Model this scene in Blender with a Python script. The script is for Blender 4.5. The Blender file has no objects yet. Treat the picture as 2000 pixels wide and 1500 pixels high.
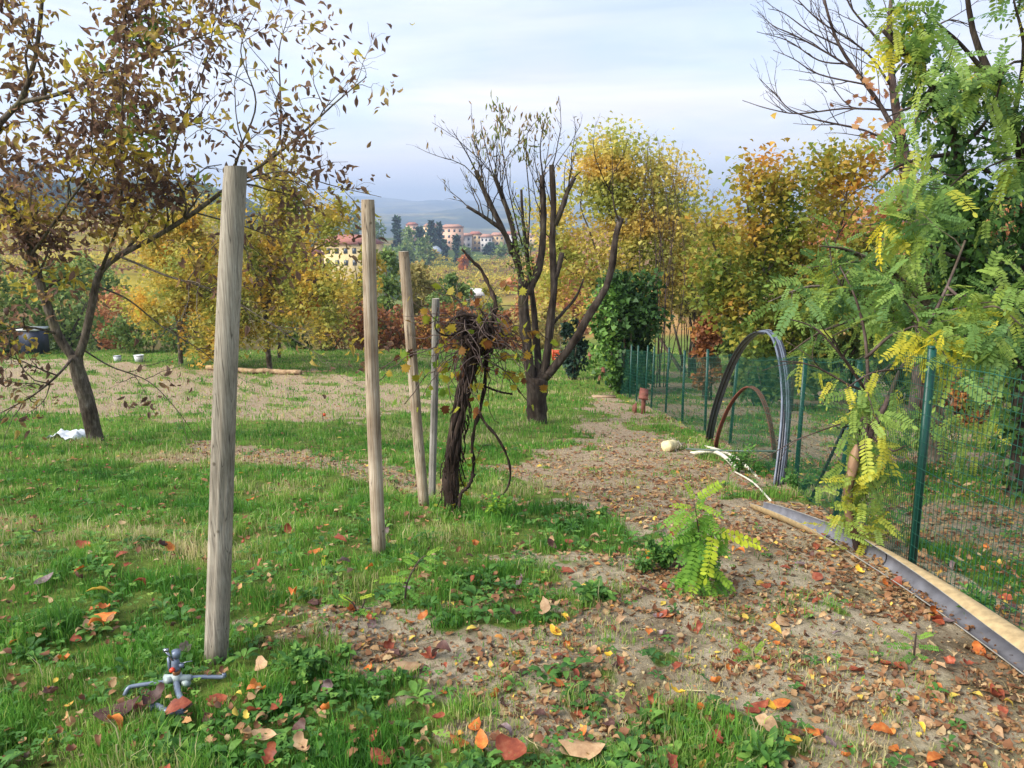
import bpy, math
import numpy as np
from mathutils import Vector

# ---------------------------------------------------------------- camera, world, sun, exposure
SC = bpy.context.scene
COL = SC.collection
EYE = np.array([0.0, 0.0, 1.6]); PITCH = math.radians(12.0); F = 1500.0   # focal length in photo pixels (2000 wide)
cam_d = bpy.data.cameras.new("camera"); cam = bpy.data.objects.new("camera", cam_d); COL.objects.link(cam)
cam.location = EYE; cam.rotation_euler = (math.pi / 2 - PITCH, 0, 0)
cam_d.sensor_width = 36; cam_d.lens = 27.0; cam_d.clip_start = 0.05; cam_d.clip_end = 30000
SC.camera = cam
SUN_EL, SUN_AZ = math.radians(40), math.radians(-118)      # azimuth from +Y, negative = left
W = bpy.data.worlds.new("World"); SC.world = W; W.use_nodes = True
wn, wl = W.node_tree.nodes, W.node_tree.links
wn.clear()
def N(nt, t, **k):
    n = nt.nodes.new(t)
    for a, b in k.items():
        if a.startswith('i_'): n.inputs[a[2:].replace('_', ' ')].default_value = b
        else: setattr(n, a, b)
    return n
nt = W.node_tree
sky = N(nt, 'ShaderNodeTexSky', sky_type='NISHITA', sun_disc=False, sun_elevation=SUN_EL, sun_rotation=SUN_AZ,
        altitude=200.0, air_density=1.0, dust_density=1.6, ozone_density=2.0)
tc = N(nt, 'ShaderNodeTexCoord')
mp = N(nt, 'ShaderNodeMapping'); mp.inputs['Scale'].default_value = (1.0, 1.0, 5.5); mp.inputs['Rotation'].default_value = (0.05, 0.12, 0.3)
nz = N(nt, 'ShaderNodeTexNoise'); nz.inputs['Scale'].default_value = 2.1; nz.inputs['Detail'].default_value = 7; nz.inputs['Roughness'].default_value = 0.55; nz.inputs['Distortion'].default_value = 0.5
rp = N(nt, 'ShaderNodeValToRGB'); rp.color_ramp.elements[0].position = 0.40; rp.color_ramp.elements[1].position = 0.62
rp.color_ramp.elements[0].color = (0.55, 0.55, 0.55, 1); rp.color_ramp.elements[1].color = (1, 1, 1, 1)
sp = N(nt, 'ShaderNodeSeparateXYZ')
hz_ = N(nt, 'ShaderNodeMapRange'); hz_.inputs['From Min'].default_value = 0.0; hz_.inputs['From Max'].default_value = 0.30
hz_.inputs['To Min'].default_value = 1.0; hz_.inputs['To Max'].default_value = 0.0
clc = N(nt, 'ShaderNodeMix', data_type='RGBA')
clc.inputs['A'].default_value = (2.85, 3.15, 3.85, 1)       # thin high cloud, physical sky units
clc.inputs['B'].default_value = (6.2, 5.4, 4.9, 1)       # milky band low over the horizon
mx = N(nt, 'ShaderNodeMix', data_type='RGBA')
bg = N(nt, 'ShaderNodeBackground'); bg.inputs['Strength'].default_value = 0.105
wo = N(nt, 'ShaderNodeOutputWorld')
wl.new(tc.outputs['Generated'], mp.inputs['Vector']); wl.new(mp.outputs[0], nz.inputs['Vector']); wl.new(nz.outputs[0], rp.inputs[0])
wl.new(tc.outputs['Generated'], sp.inputs[0]); wl.new(sp.outputs['Z'], hz_.inputs['Value'])
wl.new(hz_.outputs[0], clc.inputs['Factor']); wl.new(rp.outputs[0], mx.inputs['Factor'])
wl.new(sky.outputs[0], mx.inputs['A']); wl.new(clc.outputs['Result'], mx.inputs['B'])
mp2 = N(nt, 'ShaderNodeMapping'); mp2.inputs['Scale'].default_value = (1.0, 1.6, 9.0); mp2.inputs['Rotation'].default_value = (0.1, -0.16, 0.5)
nz2 = N(nt, 'ShaderNodeTexNoise'); nz2.inputs['Scale'].default_value = 1.7; nz2.inputs['Detail'].default_value = 8; nz2.inputs['Roughness'].default_value = 0.62; nz2.inputs['Distortion'].default_value = 0.8
st = N(nt, 'ShaderNodeValToRGB'); st.color_ramp.elements[0].position = 0.38; st.color_ramp.elements[1].position = 0.66; st.color_ramp.elements[0].color = (0.80, 0.85, 0.93, 1); st.color_ramp.elements[1].color = (1.10, 1.08, 1.05, 1)
ml = N(nt, 'ShaderNodeMix', data_type='RGBA', blend_type='MULTIPLY'); ml.inputs['Factor'].default_value = 1.0
wl.new(tc.outputs['Generated'], mp2.inputs['Vector']); wl.new(mp2.outputs[0], nz2.inputs['Vector']); wl.new(nz2.outputs[0], st.inputs[0])
wl.new(mx.outputs['Result'], ml.inputs['A']); wl.new(st.outputs[0], ml.inputs['B']); wl.new(ml.outputs['Result'], bg.inputs[0]); wl.new(bg.outputs[0], wo.inputs[0])
sd = bpy.data.lights.new("sun", 'SUN'); sd.energy = 2.8; sd.angle = math.radians(42); sd.color = (1.0, 0.95, 0.87)
so = bpy.data.objects.new("sun", sd); COL.objects.link(so)
sdir = Vector((math.sin(SUN_AZ) * math.cos(SUN_EL), math.cos(SUN_AZ) * math.cos(SUN_EL), math.sin(SUN_EL)))
so.rotation_euler = sdir.to_track_quat('Z', 'Y').to_euler()
SC.view_settings.view_transform = 'Standard'; SC.view_settings.look = 'None'; SC.view_settings.gamma = 1.0
SC.view_settings.exposure = 1.62
SC.cycles.use_denoising = True
SC.cycles.max_bounces = 6; SC.cycles.diffuse_bounces = 3; SC.cycles.glossy_bounces = 2; SC.cycles.transmission_bounces = 4
SC.cycles.volume_bounces = 0; SC.cycles.transparent_max_bounces = 8

# ---------------------------------------------------------------- helpers
def tag(o, label=None, cat=None, group=None, kind=None):
    if label: o['label'] = label
    if cat: o['category'] = cat
    if group: o['group'] = group
    if kind: o['kind'] = kind
    return o
def empty(name, loc=(0, 0, 0), label=None, cat=None, group=None):
    o = bpy.data.objects.new(name, None); COL.objects.link(o); o.location = tuple(float(v) for v in loc); o.empty_display_size = 0.2
    return tag(o, label, cat, group)
class MB:
    """collects geometry (world coordinates) and links it as one mesh"""
    def __init__(s): s.V = []; s.L = []; s.S = []; s.n = 0; s.A = []
    def add(s, V, Fc, rnd=0.5):
        V = np.asarray(V, dtype=np.float64).reshape(-1, 3); Fc = np.asarray(Fc, dtype=np.int64)
        s.V.append(V); s.L.append((Fc + s.n).ravel()); s.S.append(np.full(Fc.shape[0], Fc.shape[1]))
        a = np.asarray(rnd, dtype=np.float64); s.A.append(np.full(len(V), float(a)) if a.ndim == 0 else a)
        s.n += len(V); return s
    def faces(s, V, fl, rnd=0.5):
        V = np.asarray(V, dtype=np.float64).reshape(-1, 3)
        s.V.append(V); s.A.append(np.full(len(V), rnd))
        for f in fl: s.L.append(np.asarray(f) + s.n); s.S.append(np.array([len(f)]))
        s.n += len(V); return s
    def box(s, c, d, R=None, rnd=0.5):
        c = np.asarray(c, float); d = np.asarray(d, float) / 2
        q = np.array([[x, y, z] for z in (-1, 1) for y in (-1, 1) for x in (-1, 1)], float) * d
        if R is not None: q = q @ np.asarray(R).T
        return s.add(q + c, [[0, 2, 3, 1], [4, 5, 7, 6], [0, 1, 5, 4], [2, 6, 7, 3], [0, 4, 6, 2], [1, 3, 7, 5]], rnd)
    def tube(s, P, r, n=8, rnd=0.5, cap=True, wob=0.0, rng=None):
        P = np.asarray(P, float); m = len(P); r = np.broadcast_to(np.asarray(r, float), (m,)).copy()
        T = np.gradient(P, axis=0); T /= np.linalg.norm(T, axis=1)[:, None] + 1e-12
        ref = np.array([0.0, 0.0, 1.0]) if abs(T[0][2]) < 0.9 else np.array([1.0, 0.0, 0.0])
        U = np.zeros_like(P); u = np.cross(T[0], ref); u /= np.linalg.norm(u)
        for i in range(m):
            u = u - T[i] * u.dot(T[i]); u /= np.linalg.norm(u) + 1e-12; U[i] = u
        Wv = np.cross(T, U); a = np.linspace(0, 2 * math.pi, n, endpoint=False)
        rr = r[:, None] * np.ones((1, n))
        if wob and rng is not None: rr = rr * (1 + wob * rng.standard_normal((m, n)))
        V = P[:, None] + rr[..., None] * (np.cos(a)[None, :, None] * U[:, None] + np.sin(a)[None, :, None] * Wv[:, None])
        i, j = np.meshgrid(np.arange(m - 1), np.arange(n), indexing='ij'); j2 = (j + 1) % n
        Fc = np.stack([i * n + j, i * n + j2, (i + 1) * n + j2, (i + 1) * n + j], -1).reshape(-1, 4)
        s.add(V.reshape(-1, 3), Fc, rnd)
        if cap:
            b = s.n - m * n
            s.L.append(np.arange(n)[::-1] + b); s.S.append(np.array([n]))
            s.L.append(np.arange(n) + b + (m - 1) * n); s.S.append(np.array([n]))
        return s
    def build(s, name, mat, parent=None, smooth=False, org=None):
        me = bpy.data.meshes.new(name)
        V = np.concatenate(s.V); 
        if org is None: org = np.array(parent.location) if parent is not None else np.zeros(3)
        V = V - np.asarray(org, float)
        L = np.concatenate(s.L).astype(np.int32); S = np.concatenate(s.S).astype(np.int32)
        me.vertices.add(len(V)); me.vertices.foreach_set('co', V.astype(np.float32).ravel())
        me.loops.add(len(L)); me.loops.foreach_set('vertex_index', L)
        me.polygons.add(len(S)); st = np.concatenate([[0], np.cumsum(S)[:-1]]).astype(np.int32)
        me.polygons.foreach_set('loop_start', st); me.polygons.foreach_set('loop_total', S)
        if smooth: me.polygons.foreach_set('use_smooth', np.ones(len(S), bool))
        at = me.attributes.new('rnd', 'FLOAT', 'POINT'); at.data.foreach_set('value', np.concatenate(s.A).astype(np.float32))
        me.update(calc_edges=True)
        if mat: me.materials.append(mat)
        o = bpy.data.objects.new(name, me); COL.objects.link(o)
        if parent is not None: o.parent = parent          # parents carry location only
        else: o.location = tuple(float(v) for v in org)
        return o
def nrm(v): v = np.asarray(v, float); return v / (np.linalg.norm(v, axis=-1, keepdims=True) + 1e-12)
def hexc(h):
    h = h.lstrip('#'); c = [int(h[i:i + 2], 16) / 255 for i in (0, 2, 4)]
    return tuple(((x + 0.055) / 1.055) ** 2.4 if x > 0.04045 else x / 12.92 for x in c)
class SN:
    """smooth pseudo noise of position, -1..1"""
    def __init__(s, seed, scale, octs=4):
        r = np.random.default_rng(seed); s.t = []
        for o in range(octs):
            for k in range(5):
                a = r.uniform(0, 2 * math.pi); f = 2 * math.pi / scale * 1.9 ** o * r.uniform(.7, 1.4)
                s.t.append((math.cos(a) * f, math.sin(a) * f, r.uniform(0, 6.28), 0.42 * 0.55 ** o))
    def __call__(s, x, y):
        v = 0.0
        for a, b, p, w in s.t: v = v + w * np.sin(a * x + b * y + p)
        return v

# ---------------------------------------------------------------- terrain
_yy = np.arange(-30, 130, 0.1)
def prof(pts):
    z = np.interp(_yy, [p[0] for p in pts], [p[1] for p in pts])
    k = np.exp(-np.linspace(-2, 2, 13) ** 2); k /= k.sum()
    zz = np.convolve(np.pad(z, 6, mode='edge'), k, 'valid'); return zz
_near = [(-30, .3), (0, .02), (2.65, -.02), (3.75, -.11), (5.2, -.4), (7.5, -.8), (10.7, -1.36), (17.4, -2.35), (24, -3.0), (31, -3.55)]
PN = prof(_near + [(45, -6.5), (70, -11), (130, -16)])
PR = prof(_near + [(40, -4.3), (55, -6.2), (80, -9), (130, -11)])
FARY = [31, 100, 130, 200, 300, 380, 450, 600, 900, 1500, 2300, 3200, 4600, 6000, 9500]
FC = [-3.5, -14, -16, -19, -17, -15.2, -15, -11, -30, -30, 20, 30, 125, 60, 0]
FL = [-3.5, -9, -9, -5, 1.5, 4, 12, 32, 20, 10, 10, 10, 60, 60, 0]
FR = [-3.5, -10, -11, -10, -3, -0.5, -4, -14, -30, -20, 8, 30, 85, 60, 0]
n1 = SN(1, 3.0, 4); n2 = SN(2, 40, 3); n3 = SN(3, 900, 4); n4 = SN(4, 0.5, 3)
def sstep(a, b, x): t = np.clip((x - a) / (b - a), 0, 1); return t * t * (3 - 2 * t)
def H(x, y):
    x = np.asarray(x, float); y = np.asarray(y, float); a = x / np.maximum(np.abs(y), 8.0)
    wl_ = 1 - sstep(-0.42, -0.2, a); wr = sstep(-0.03, 0.14, a)
    zc = np.interp(y, _yy, PN); zr = np.interp(y, _yy, PR)
    near = zc * (1 - wr) + zr * wr
    d = np.maximum(y, 31)
    far = np.interp(d, FARY, FC) * (1 - wl_ - wr) + np.interp(d, FARY, FL) * wl_ + np.interp(d, FARY, FR) * wr
    t = sstep(60, 125, y)
    z = near * (1 - t) + far * t
    z = z + 0.022 * n1(x, y) * sstep(1.0, 4, y) + 0.006 * n4(x, y)
    z = z + 0.9 * n2(x, y) * sstep(70, 160, y) * (1 - sstep(3000, 5000, y)) + n3(x, y) * 13 * sstep(1200, 3500, y)
    return z
cP, sP = math.cos(PITCH), math.sin(PITCH)
def P(px, py, y, dz=0):
    """world point seen at photo pixel (px,py) standing at forward distance y"""
    u = (px - 1000) / F; v = (750 - py) / F
    d = np.array([u, cP + v * sP, -sP + v * cP]); d = d / d[1]
    return EYE + d * y + np.array([0, 0, dz])
def G(px, py):
    """ground point under photo pixel"""
    u = (px - 1000) / F; v = (750 - py) / F
    d = np.array([u, cP + v * sP, -sP + v * cP]); d = d / d[1]
    ys = np.geomspace(0.5, 60, 1500); q = EYE + ys[:, None] * d
    hit = np.nonzero(q[:, 2] <= H(q[:, 0], q[:, 1]))[0]
    i = hit[0] if len(hit) else len(ys) - 1
    return q[i]
def sdpoly(poly, x, y):
    """signed distance (positive inside)"""
    p = np.asarray(poly)[:, :2]; q = np.roll(p, -1, 0)
    best = np.full(np.shape(x), 1e9); ins = np.zeros(np.shape(x), bool)
    for (ax, ay), (bx, by) in zip(p, q):
        ex, ey = bx - ax, by - ay; t = np.clip(((x - ax) * ex + (y - ay) * ey) / (ex * ex + ey * ey + 1e-9), 0, 1)
        best = np.minimum(best, np.hypot(x - ax - t * ex, y - ay - t * ey))
        c = ((ay > y) != (by > y)) & (x < (bx - ax) * (y - ay) / (by - ay + 1e-12) + ax); ins ^= c
    return np.where(ins, best, -best)
def gp(pts): return np.array([G(a, b) for a, b in pts])
PATH = gp([(640, 1240), (760, 1205), (900, 1200), (1040, 1180), (1130, 1150), (1180, 1080), (1170, 1020), (1080, 990), (1010, 960), (960, 925), (1010, 900), (1090, 880),
           (1130, 840), (1150, 800), (1160, 765), (1185, 760), (1240, 800), (1310, 850), (1420, 910), (1520, 985), (1640, 1080), (1760, 1170), (1990, 1330), (2300, 1520),
           (2500, 1800), (1600, 1800), (1480, 1450), (1200, 1425), (880, 1375), (700, 1330)])
FIELD = gp([(-500, 702), (200, 706), (430, 716), (640, 722), (760, 742), (870, 765), (840, 800), (700, 832), (420, 822), (0, 812), (-500, 806)])
STRIP = gp([(380, 868), (520, 872), (640, 888), (760, 905), (820, 930), (700, 935), (560, 915), (440, 905), (340, 895)])
mn = SN(11, 1.1, 4); mn2 = SN(12, 2.6, 4)
def masks(x, y):
    x = np.asarray(x, float); y = np.asarray(y, float)
    j = mn(x, y)
    jj = SN(14, .28, 3)(x, y); path = sstep(-0.3, 0.34, sdpoly(PATH, x, y) + 0.30 * j + .16 * jj) * (1 - .42 * sstep(7.5, 12, y) * np.clip(.6 + mn2(x, y) * 1.4, 0, 1)); path = np.maximum(path, sstep(1.35, 1.5, x) * (1 - sstep(2.2, 2.3, x)) * (1 - sstep(5.1, 5.4, y)) * .95)
    field = sstep(-0.5, 0.7, sdpoly(FIELD, x, y) + 0.5 * mn2(x, y)) * (0.72 + 0.3 * j)
    strip = sstep(-0.25, 0.25, sdpoly(STRIP, x, y) + 0.3 * j)
    right = sstep(2.25, 2.7, x) * (0.62 + 0.55 * mn2(x, y)) * (1 - sstep(18, 30, y))
    dirt = np.clip(np.maximum.reduce([path, field, strip * .9, right]), 0, 1)
    return path, field, strip, np.clip(right, 0, 1), dirt

# ---------------------------------------------------------------- materials
def newmat(name):
    m = bpy.data.materials.new(name); m.use_nodes = True; t = m.node_tree; t.nodes.clear()
    out = N(t, 'ShaderNodeOutputMaterial'); return m, t, out
def ramp(t, cols, fac, interp='LINEAR'):
    r = N(t, 'ShaderNodeValToRGB'); e = r.color_ramp.elements; r.color_ramp.interpolation = interp
    while len(e) < len(cols): e.new(0.5)
    for k, c in enumerate(cols):
        p = k / max(1, len(cols) - 1)
        if isinstance(c, tuple) and len(c) == 2: p, c = c
        e[k].position = p; e[k].color = (*hexc(c), 1)
    if fac is not None: t.links.new(fac, r.inputs[0])
    return r
def leafmat(name, cols, trans=0.4, rough=0.55, gloss=0.25, varscale=60, objrandom=False):
    m, t, out = newmat(name); L = t.links
    if objrandom: fac = N(t, 'ShaderNodeObjectInfo').outputs['Random']
    else: fac = N(t, 'ShaderNodeAttribute', attribute_name='rnd').outputs['Fac']
    r = ramp(t, cols, fac)
    g = N(t, 'ShaderNodeTexCoord'); nz = N(t, 'ShaderNodeTexNoise'); nz.inputs['Scale'].default_value = varscale; nz.inputs['Detail'].default_value = 3
    L.new(g.outputs['Object'], nz.inputs['Vector'])
    mr = N(t, 'ShaderNodeMapRange'); mr.inputs['From Min'].default_value = .3; mr.inputs['From Max'].default_value = .7; mr.inputs['To Min'].default_value = .72; mr.inputs['To Max'].default_value = 1.2
    L.new(nz.outputs[0], mr.inputs[0])
    hs = N(t, 'ShaderNodeHueSaturation'); L.new(r.outputs[0], hs.inputs['Color']); L.new(mr.outputs[0], hs.inputs['Value'])
    p = N(t, 'ShaderNodeBsdfPrincipled'); p.inputs['Roughness'].default_value = rough; p.inputs['Specular IOR Level'].default_value = gloss
    tr = N(t, 'ShaderNodeBsdfTranslucent'); mxs = N(t, 'ShaderNodeMixShader'); mxs.inputs[0].default_value = trans
    L.new(hs.outputs[0], p.inputs['Base Color']); L.new(hs.outputs[0], tr.inputs[0])
    L.new(p.outputs[0], mxs.inputs[1]); L.new(tr.outputs[0], mxs.inputs[2]); L.new(mxs.outputs[0], out.inputs[0]); return m
def barkmat(name, c1, c2, c3=None, scale=12, stretch=0.18, bump=0.6, dist=0.01):
    m, t, out = newmat(name); L = t.links
    g = N(t, 'ShaderNodeTexCoord'); mp = N(t, 'ShaderNodeMapping'); mp.inputs['Scale'].default_value = (1, 1, stretch)
    L.new(g.outputs['Object'], mp.inputs[0])
    nz = N(t, 'ShaderNodeTexNoise'); nz.inputs['Scale'].default_value = scale; nz.inputs['Detail'].default_value = 8; nz.inputs['Roughness'].default_value = .65; nz.inputs['Distortion'].default_value = .4
    L.new(mp.outputs[0], nz.inputs['Vector'])
    cs = [(0.3, c1), (0.55, c2)] + ([(0.75, c3)] if c3 else [])
    r = ramp(t, cs, nz.outputs[0])
    p = N(t, 'ShaderNodeBsdfPrincipled'); p.inputs['Roughness'].default_value = .9; p.inputs['Specular IOR Level'].default_value = .15
    lw = N(t, 'ShaderNodeTexNoise'); lw.inputs['Scale'].default_value = 4; lw.inputs['Detail'].default_value = 6; L.new(g.outputs['Object'], lw.inputs['Vector']); lr = ramp(t, [(.38, '#b4aca2'), (.55, '#ffffff'), (.68, '#e6efcf')], lw.outputs[0]); lm = N(t, 'ShaderNodeMix', data_type='RGBA', blend_type='MULTIPLY'); lm.inputs['Factor'].default_value = .9; L.new(r.outputs[0], lm.inputs['A']); L.new(lr.outputs[0], lm.inputs['B'])
    b = N(t, 'ShaderNodeBump'); b.inputs['Strength'].default_value = bump; b.inputs['Distance'].default_value = dist
    L.new(nz.outputs[0], b.inputs['Height']); L.new(b.outputs[0], p.inputs['Normal'])
    L.new(lm.outputs['Result'], p.inputs['Base Color']); L.new(p.outputs[0], out.inputs[0]); return m
def plain(name, c, rough=.6, metal=0, spec=.4, var=0.15, scale=20, bump=0.0):
    m, t, out = newmat(name); L = t.links
    g = N(t, 'ShaderNodeTexCoord'); nz = N(t, 'ShaderNodeTexNoise'); nz.inputs['Scale'].default_value = scale; nz.inputs['Detail'].default_value = 5
    L.new(g.outputs['Object'], nz.inputs['Vector'])
    mr = N(t, 'ShaderNodeMapRange'); mr.inputs['From Min'].default_value = .3; mr.inputs['From Max'].default_value = .7; mr.inputs['To Min'].default_value = 1 - var; mr.inputs['To Max'].default_value = 1 + var
    L.new(nz.outputs[0], mr.inputs[0])
    hs = N(t, 'ShaderNodeHueSaturation'); hs.inputs['Color'].default_value = (*hexc(c), 1); L.new(mr.outputs[0], hs.inputs['Value'])
    p = N(t, 'ShaderNodeBsdfPrincipled'); p.inputs['Roughness'].default_value = rough; p.inputs['Metallic'].default_value = metal; p.inputs['Specular IOR Level'].default_value = spec
    L.new(hs.outputs[0], p.inputs['Base Color'])
    if bump:
        b = N(t, 'ShaderNodeBump'); b.inputs['Strength'].default_value = bump; b.inputs['Distance'].default_value = .005
        L.new(nz.outputs[0], b.inputs['Height']); L.new(b.outputs[0], p.inputs['Normal'])
    L.new(p.outputs[0], out.inputs[0]); return m
def postmat(name, cdark, cmid, clight, stain):
    m, t, out = newmat(name); L = t.links
    g = N(t, 'ShaderNodeTexCoord'); mp = N(t, 'ShaderNodeMapping'); mp.inputs['Scale'].default_value = (1, 1, 0.016)
    L.new(g.outputs['Object'], mp.inputs[0])
    nz = N(t, 'ShaderNodeTexNoise'); nz.inputs['Scale'].default_value = 210; nz.inputs['Detail'].default_value = 5; nz.inputs['Roughness'].default_value = .7
    L.new(mp.outputs[0], nz.inputs['Vector'])
    r = ramp(t, [(0.30, cdark), (0.47, cmid), (0.68, clight)], nz.outputs[0])
    n2_ = N(t, 'ShaderNodeTexNoise'); n2_.inputs['Scale'].default_value = 3.2; n2_.inputs['Detail'].default_value = 4
    L.new(g.outputs['Object'], n2_.inputs['Vector'])
    r2 = ramp(t, [(0.4, '#ffffff'), (0.68, stain)], n2_.outputs[0])
    mxx = N(t, 'ShaderNodeMix', data_type='RGBA', blend_type='MULTIPLY'); mxx.inputs['Factor'].default_value = .8
    L.new(r.outputs[0], mxx.inputs['A']); L.new(r2.outputs[0], mxx.inputs['B'])
    # cracks along the grain
    mp3 = N(t, 'ShaderNodeMapping'); mp3.inputs['Scale'].default_value = (1, 1, 0.03); L.new(g.outputs['Object'], mp3.inputs[0])
    n3_ = N(t, 'ShaderNodeTexNoise'); n3_.inputs['Scale'].default_value = 38; n3_.inputs['Detail'].default_value = 2; L.new(mp3.outputs[0], n3_.inputs['Vector'])
    ck = N(t, 'ShaderNodeValToRGB'); e = ck.color_ramp.elements; e[0].position = .485; e[0].color = (1, 1, 1, 1); e[1].position = .5; e[1].color = (.12, .1, .09, 1); e2 = e.new(.515); e2.color = (1, 1, 1, 1)
    L.new(n3_.outputs[0], ck.inputs[0])
    # knots
    vo = N(t, 'ShaderNodeTexVoronoi'); vo.inputs['Scale'].default_value = 7.5; L.new(g.outputs['Object'], vo.inputs['Vector'])
    kr = ramp(t, [(0.0, '#5a5048'), (0.045, '#8d8478'), (0.075, '#ffffff')], vo.outputs['Distance'])
    m2 = N(t, 'ShaderNodeMix', data_type='RGBA', blend_type='MULTIPLY'); m2.inputs['Factor'].default_value = .8
    m3 = N(t, 'ShaderNodeMix', data_type='RGBA', blend_type='MULTIPLY'); m3.inputs['Factor'].default_value = .75
    L.new(mxx.outputs['Result'], m2.inputs['A']); L.new(ck.outputs[0], m2.inputs['B'])
    L.new(m2.outputs['Result'], m3.inputs['A']); L.new(kr.outputs[0], m3.inputs['B'])
    sx_ = N(t, 'ShaderNodeSeparateXYZ'); L.new(g.outputs['Object'], sx_.inputs[0]); az = N(t, 'ShaderNodeMath', operation='MULTIPLY_ADD'); L.new(n2_.outputs[0], az.inputs[0]); az.inputs[1].default_value = -.5; L.new(sx_.outputs['Z'], az.inputs[2])
    br = ramp(t, [(0.0, '#7f8468'), (.30, '#ffffff')], None); mrz = N(t, 'ShaderNodeMapRange'); mrz.inputs['From Min'].default_value = -.3; mrz.inputs['From Max'].default_value = .35; L.new(az.outputs[0], mrz.inputs[0]); L.new(mrz.outputs[0], br.inputs[0])
    m4 = N(t, 'ShaderNodeMix', data_type='RGBA', blend_type='MULTIPLY'); m4.inputs['Factor'].default_value = .9; L.new(m3.outputs['Result'], m4.inputs['A']); L.new(br.outputs[0], m4.inputs['B']); m3 = m4
    p = N(t, 'ShaderNodeBsdfPrincipled'); p.inputs['Roughness'].default_value = .8; p.inputs['Specular IOR Level'].default_value = .25
    b = N(t, 'ShaderNodeBump'); b.inputs['Strength'].default_value = .5; b.inputs['Distance'].default_value = .003
    L.new(nz.outputs[0], b.inputs['Height']); L.new(b.outputs[0], p.inputs['Normal'])
    L.new(m3.outputs['Result'], p.inputs['Base Color']); L.new(p.outputs[0], out.inputs[0]); return m

def groundmat():
    m, t, out = newmat('ground_soil_and_turf'); L = t.links
    g = N(t, 'ShaderNodeTexCoord')
    def noise(s, d=6, r=.6):
        n = N(t, 'ShaderNodeTexNoise'); n.inputs['Scale'].default_value = s; n.inputs['Detail'].default_value = d; n.inputs['Roughness'].default_value = r
        L.new(g.outputs['Object'], n.inputs['Vector']); return n
    def mix(f, a, b):
        x = N(t, 'ShaderNodeMix', data_type='RGBA'); L.new(a, x.inputs['A']); L.new(b, x.inputs['B'])
        if f is not None: L.new(f, x.inputs['Factor'])
        return x
    dirt_at = N(t, 'ShaderNodeAttribute', attribute_name='dirt'); far_at = N(t, 'ShaderNodeAttribute', attribute_name='far'); col_at = N(t, 'ShaderNodeAttribute', attribute_name='farcol')
    soil = ramp(t, [(0.25, '#716552'), (0.42, '#9c8e75'), (0.55, '#b3a58a'), (0.75, '#c6baa1')], noise(9, 10, .72).outputs[0])
    gm = ramp(t, [(.5, '#ffffff'), (.66, '#a9b58c')], noise(2.3, 8, .7).outputs[0]); sm = N(t, 'ShaderNodeMix', data_type='RGBA', blend_type='MULTIPLY'); sm.inputs['Factor'].default_value = .8; L.new(soil.outputs[0], sm.inputs['A']); L.new(gm.outputs[0], sm.inputs['B'])
    dk = ramp(t, [(.36, '#8f8272'), (.5, '#ffffff')], noise(1.3, 7, .75).outputs[0]); sm2 = N(t, 'ShaderNodeMix', data_type='RGBA', blend_type='MULTIPLY'); sm2.inputs['Factor'].default_value = .8; L.new(sm.outputs['Result'], sm2.inputs['A']); L.new(dk.outputs[0], sm2.inputs['B'])
    litter = ramp(t, [(0.3, '#66553f'), (0.45, '#8f7c62'), (0.6, '#ad9b82'), (0.72, '#c4b59c')], noise(38, 6, .8).outputs[0])
    sl = N(t, 'ShaderNodeMapRange'); sl.inputs['From Min'].default_value = 3.6; sl.inputs['From Max'].default_value = 6.5
    sp = N(t, 'ShaderNodeSeparateXYZ'); L.new(g.outputs['Object'], sp.inputs[0]); L.new(sp.outputs['Y'], sl.inputs[0])
    so_ = mix(sl.outputs[0], sm2.outputs['Result'], litter.outputs[0])
    turf = ramp(t, [(0.3, '#48482a'), (0.5, '#5f7030'), (0.7, '#76883c')], noise(6, 8, .7).outputs[0])
    # break the edge of the worn soil with fine noise
    nn = noise(5.5, 8, .72); ad = N(t, 'ShaderNodeMath', operation='ADD'); L.new(dirt_at.outputs['Fac'], ad.inputs[0]); L.new(nn.outputs[0], ad.inputs[1])
    th = N(t, 'ShaderNodeMapRange', interpolation_type='SMOOTHSTEP'); th.inputs['From Min'].default_value = .86; th.inputs['From Max'].default_value = 1.1; L.new(ad.outputs[0], th.inputs[0])
    near = mix(th.outputs[0], turf.outputs[0], so_.outputs['Result'])
    mp = N(t, 'ShaderNodeMapping'); L.new(g.outputs['Object'], mp.inputs[0])
    fn = N(t, 'ShaderNodeTexNoise'); fn.inputs['Scale'].default_value = .02; fn.inputs['Detail'].default_value = 9; fn.inputs['Roughness'].default_value = .68; L.new(mp.outputs[0], fn.inputs['Vector'])
    fr = ramp(t, [(0.3, '#707070'), (0.5, '#c8c8c8'), (0.7, '#ffffff')], fn.outputs[0])
    fm = N(t, 'ShaderNodeMix', data_type='RGBA', blend_type='MULTIPLY'); fm.inputs['Factor'].default_value = 1; L.new(col_at.outputs['Color'], fm.inputs['A']); L.new(fr.outputs[0], fm.inputs['B'])
    fin = mix(far_at.outputs['Fac'], near.outputs['Result'], fm.outputs['Result'])
    p = N(t, 'ShaderNodeBsdfPrincipled'); p.inputs['Roughness'].default_value = .95; p.inputs['Specular IOR Level'].default_value = .1
    bn = noise(28, 10, .75); b = N(t, 'ShaderNodeBump'); b.inputs['Strength'].default_value = 1.0; b.inputs['Distance'].default_value = .035
    L.new(bn.outputs[0], b.inputs['Height']); L.new(b.outputs[0], p.inputs['Normal'])
    L.new(fin.outputs['Result'], p.inputs['Base Color']); L.new(p.outputs[0], out.inputs[0]); return m
M_ground = groundmat()

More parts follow.
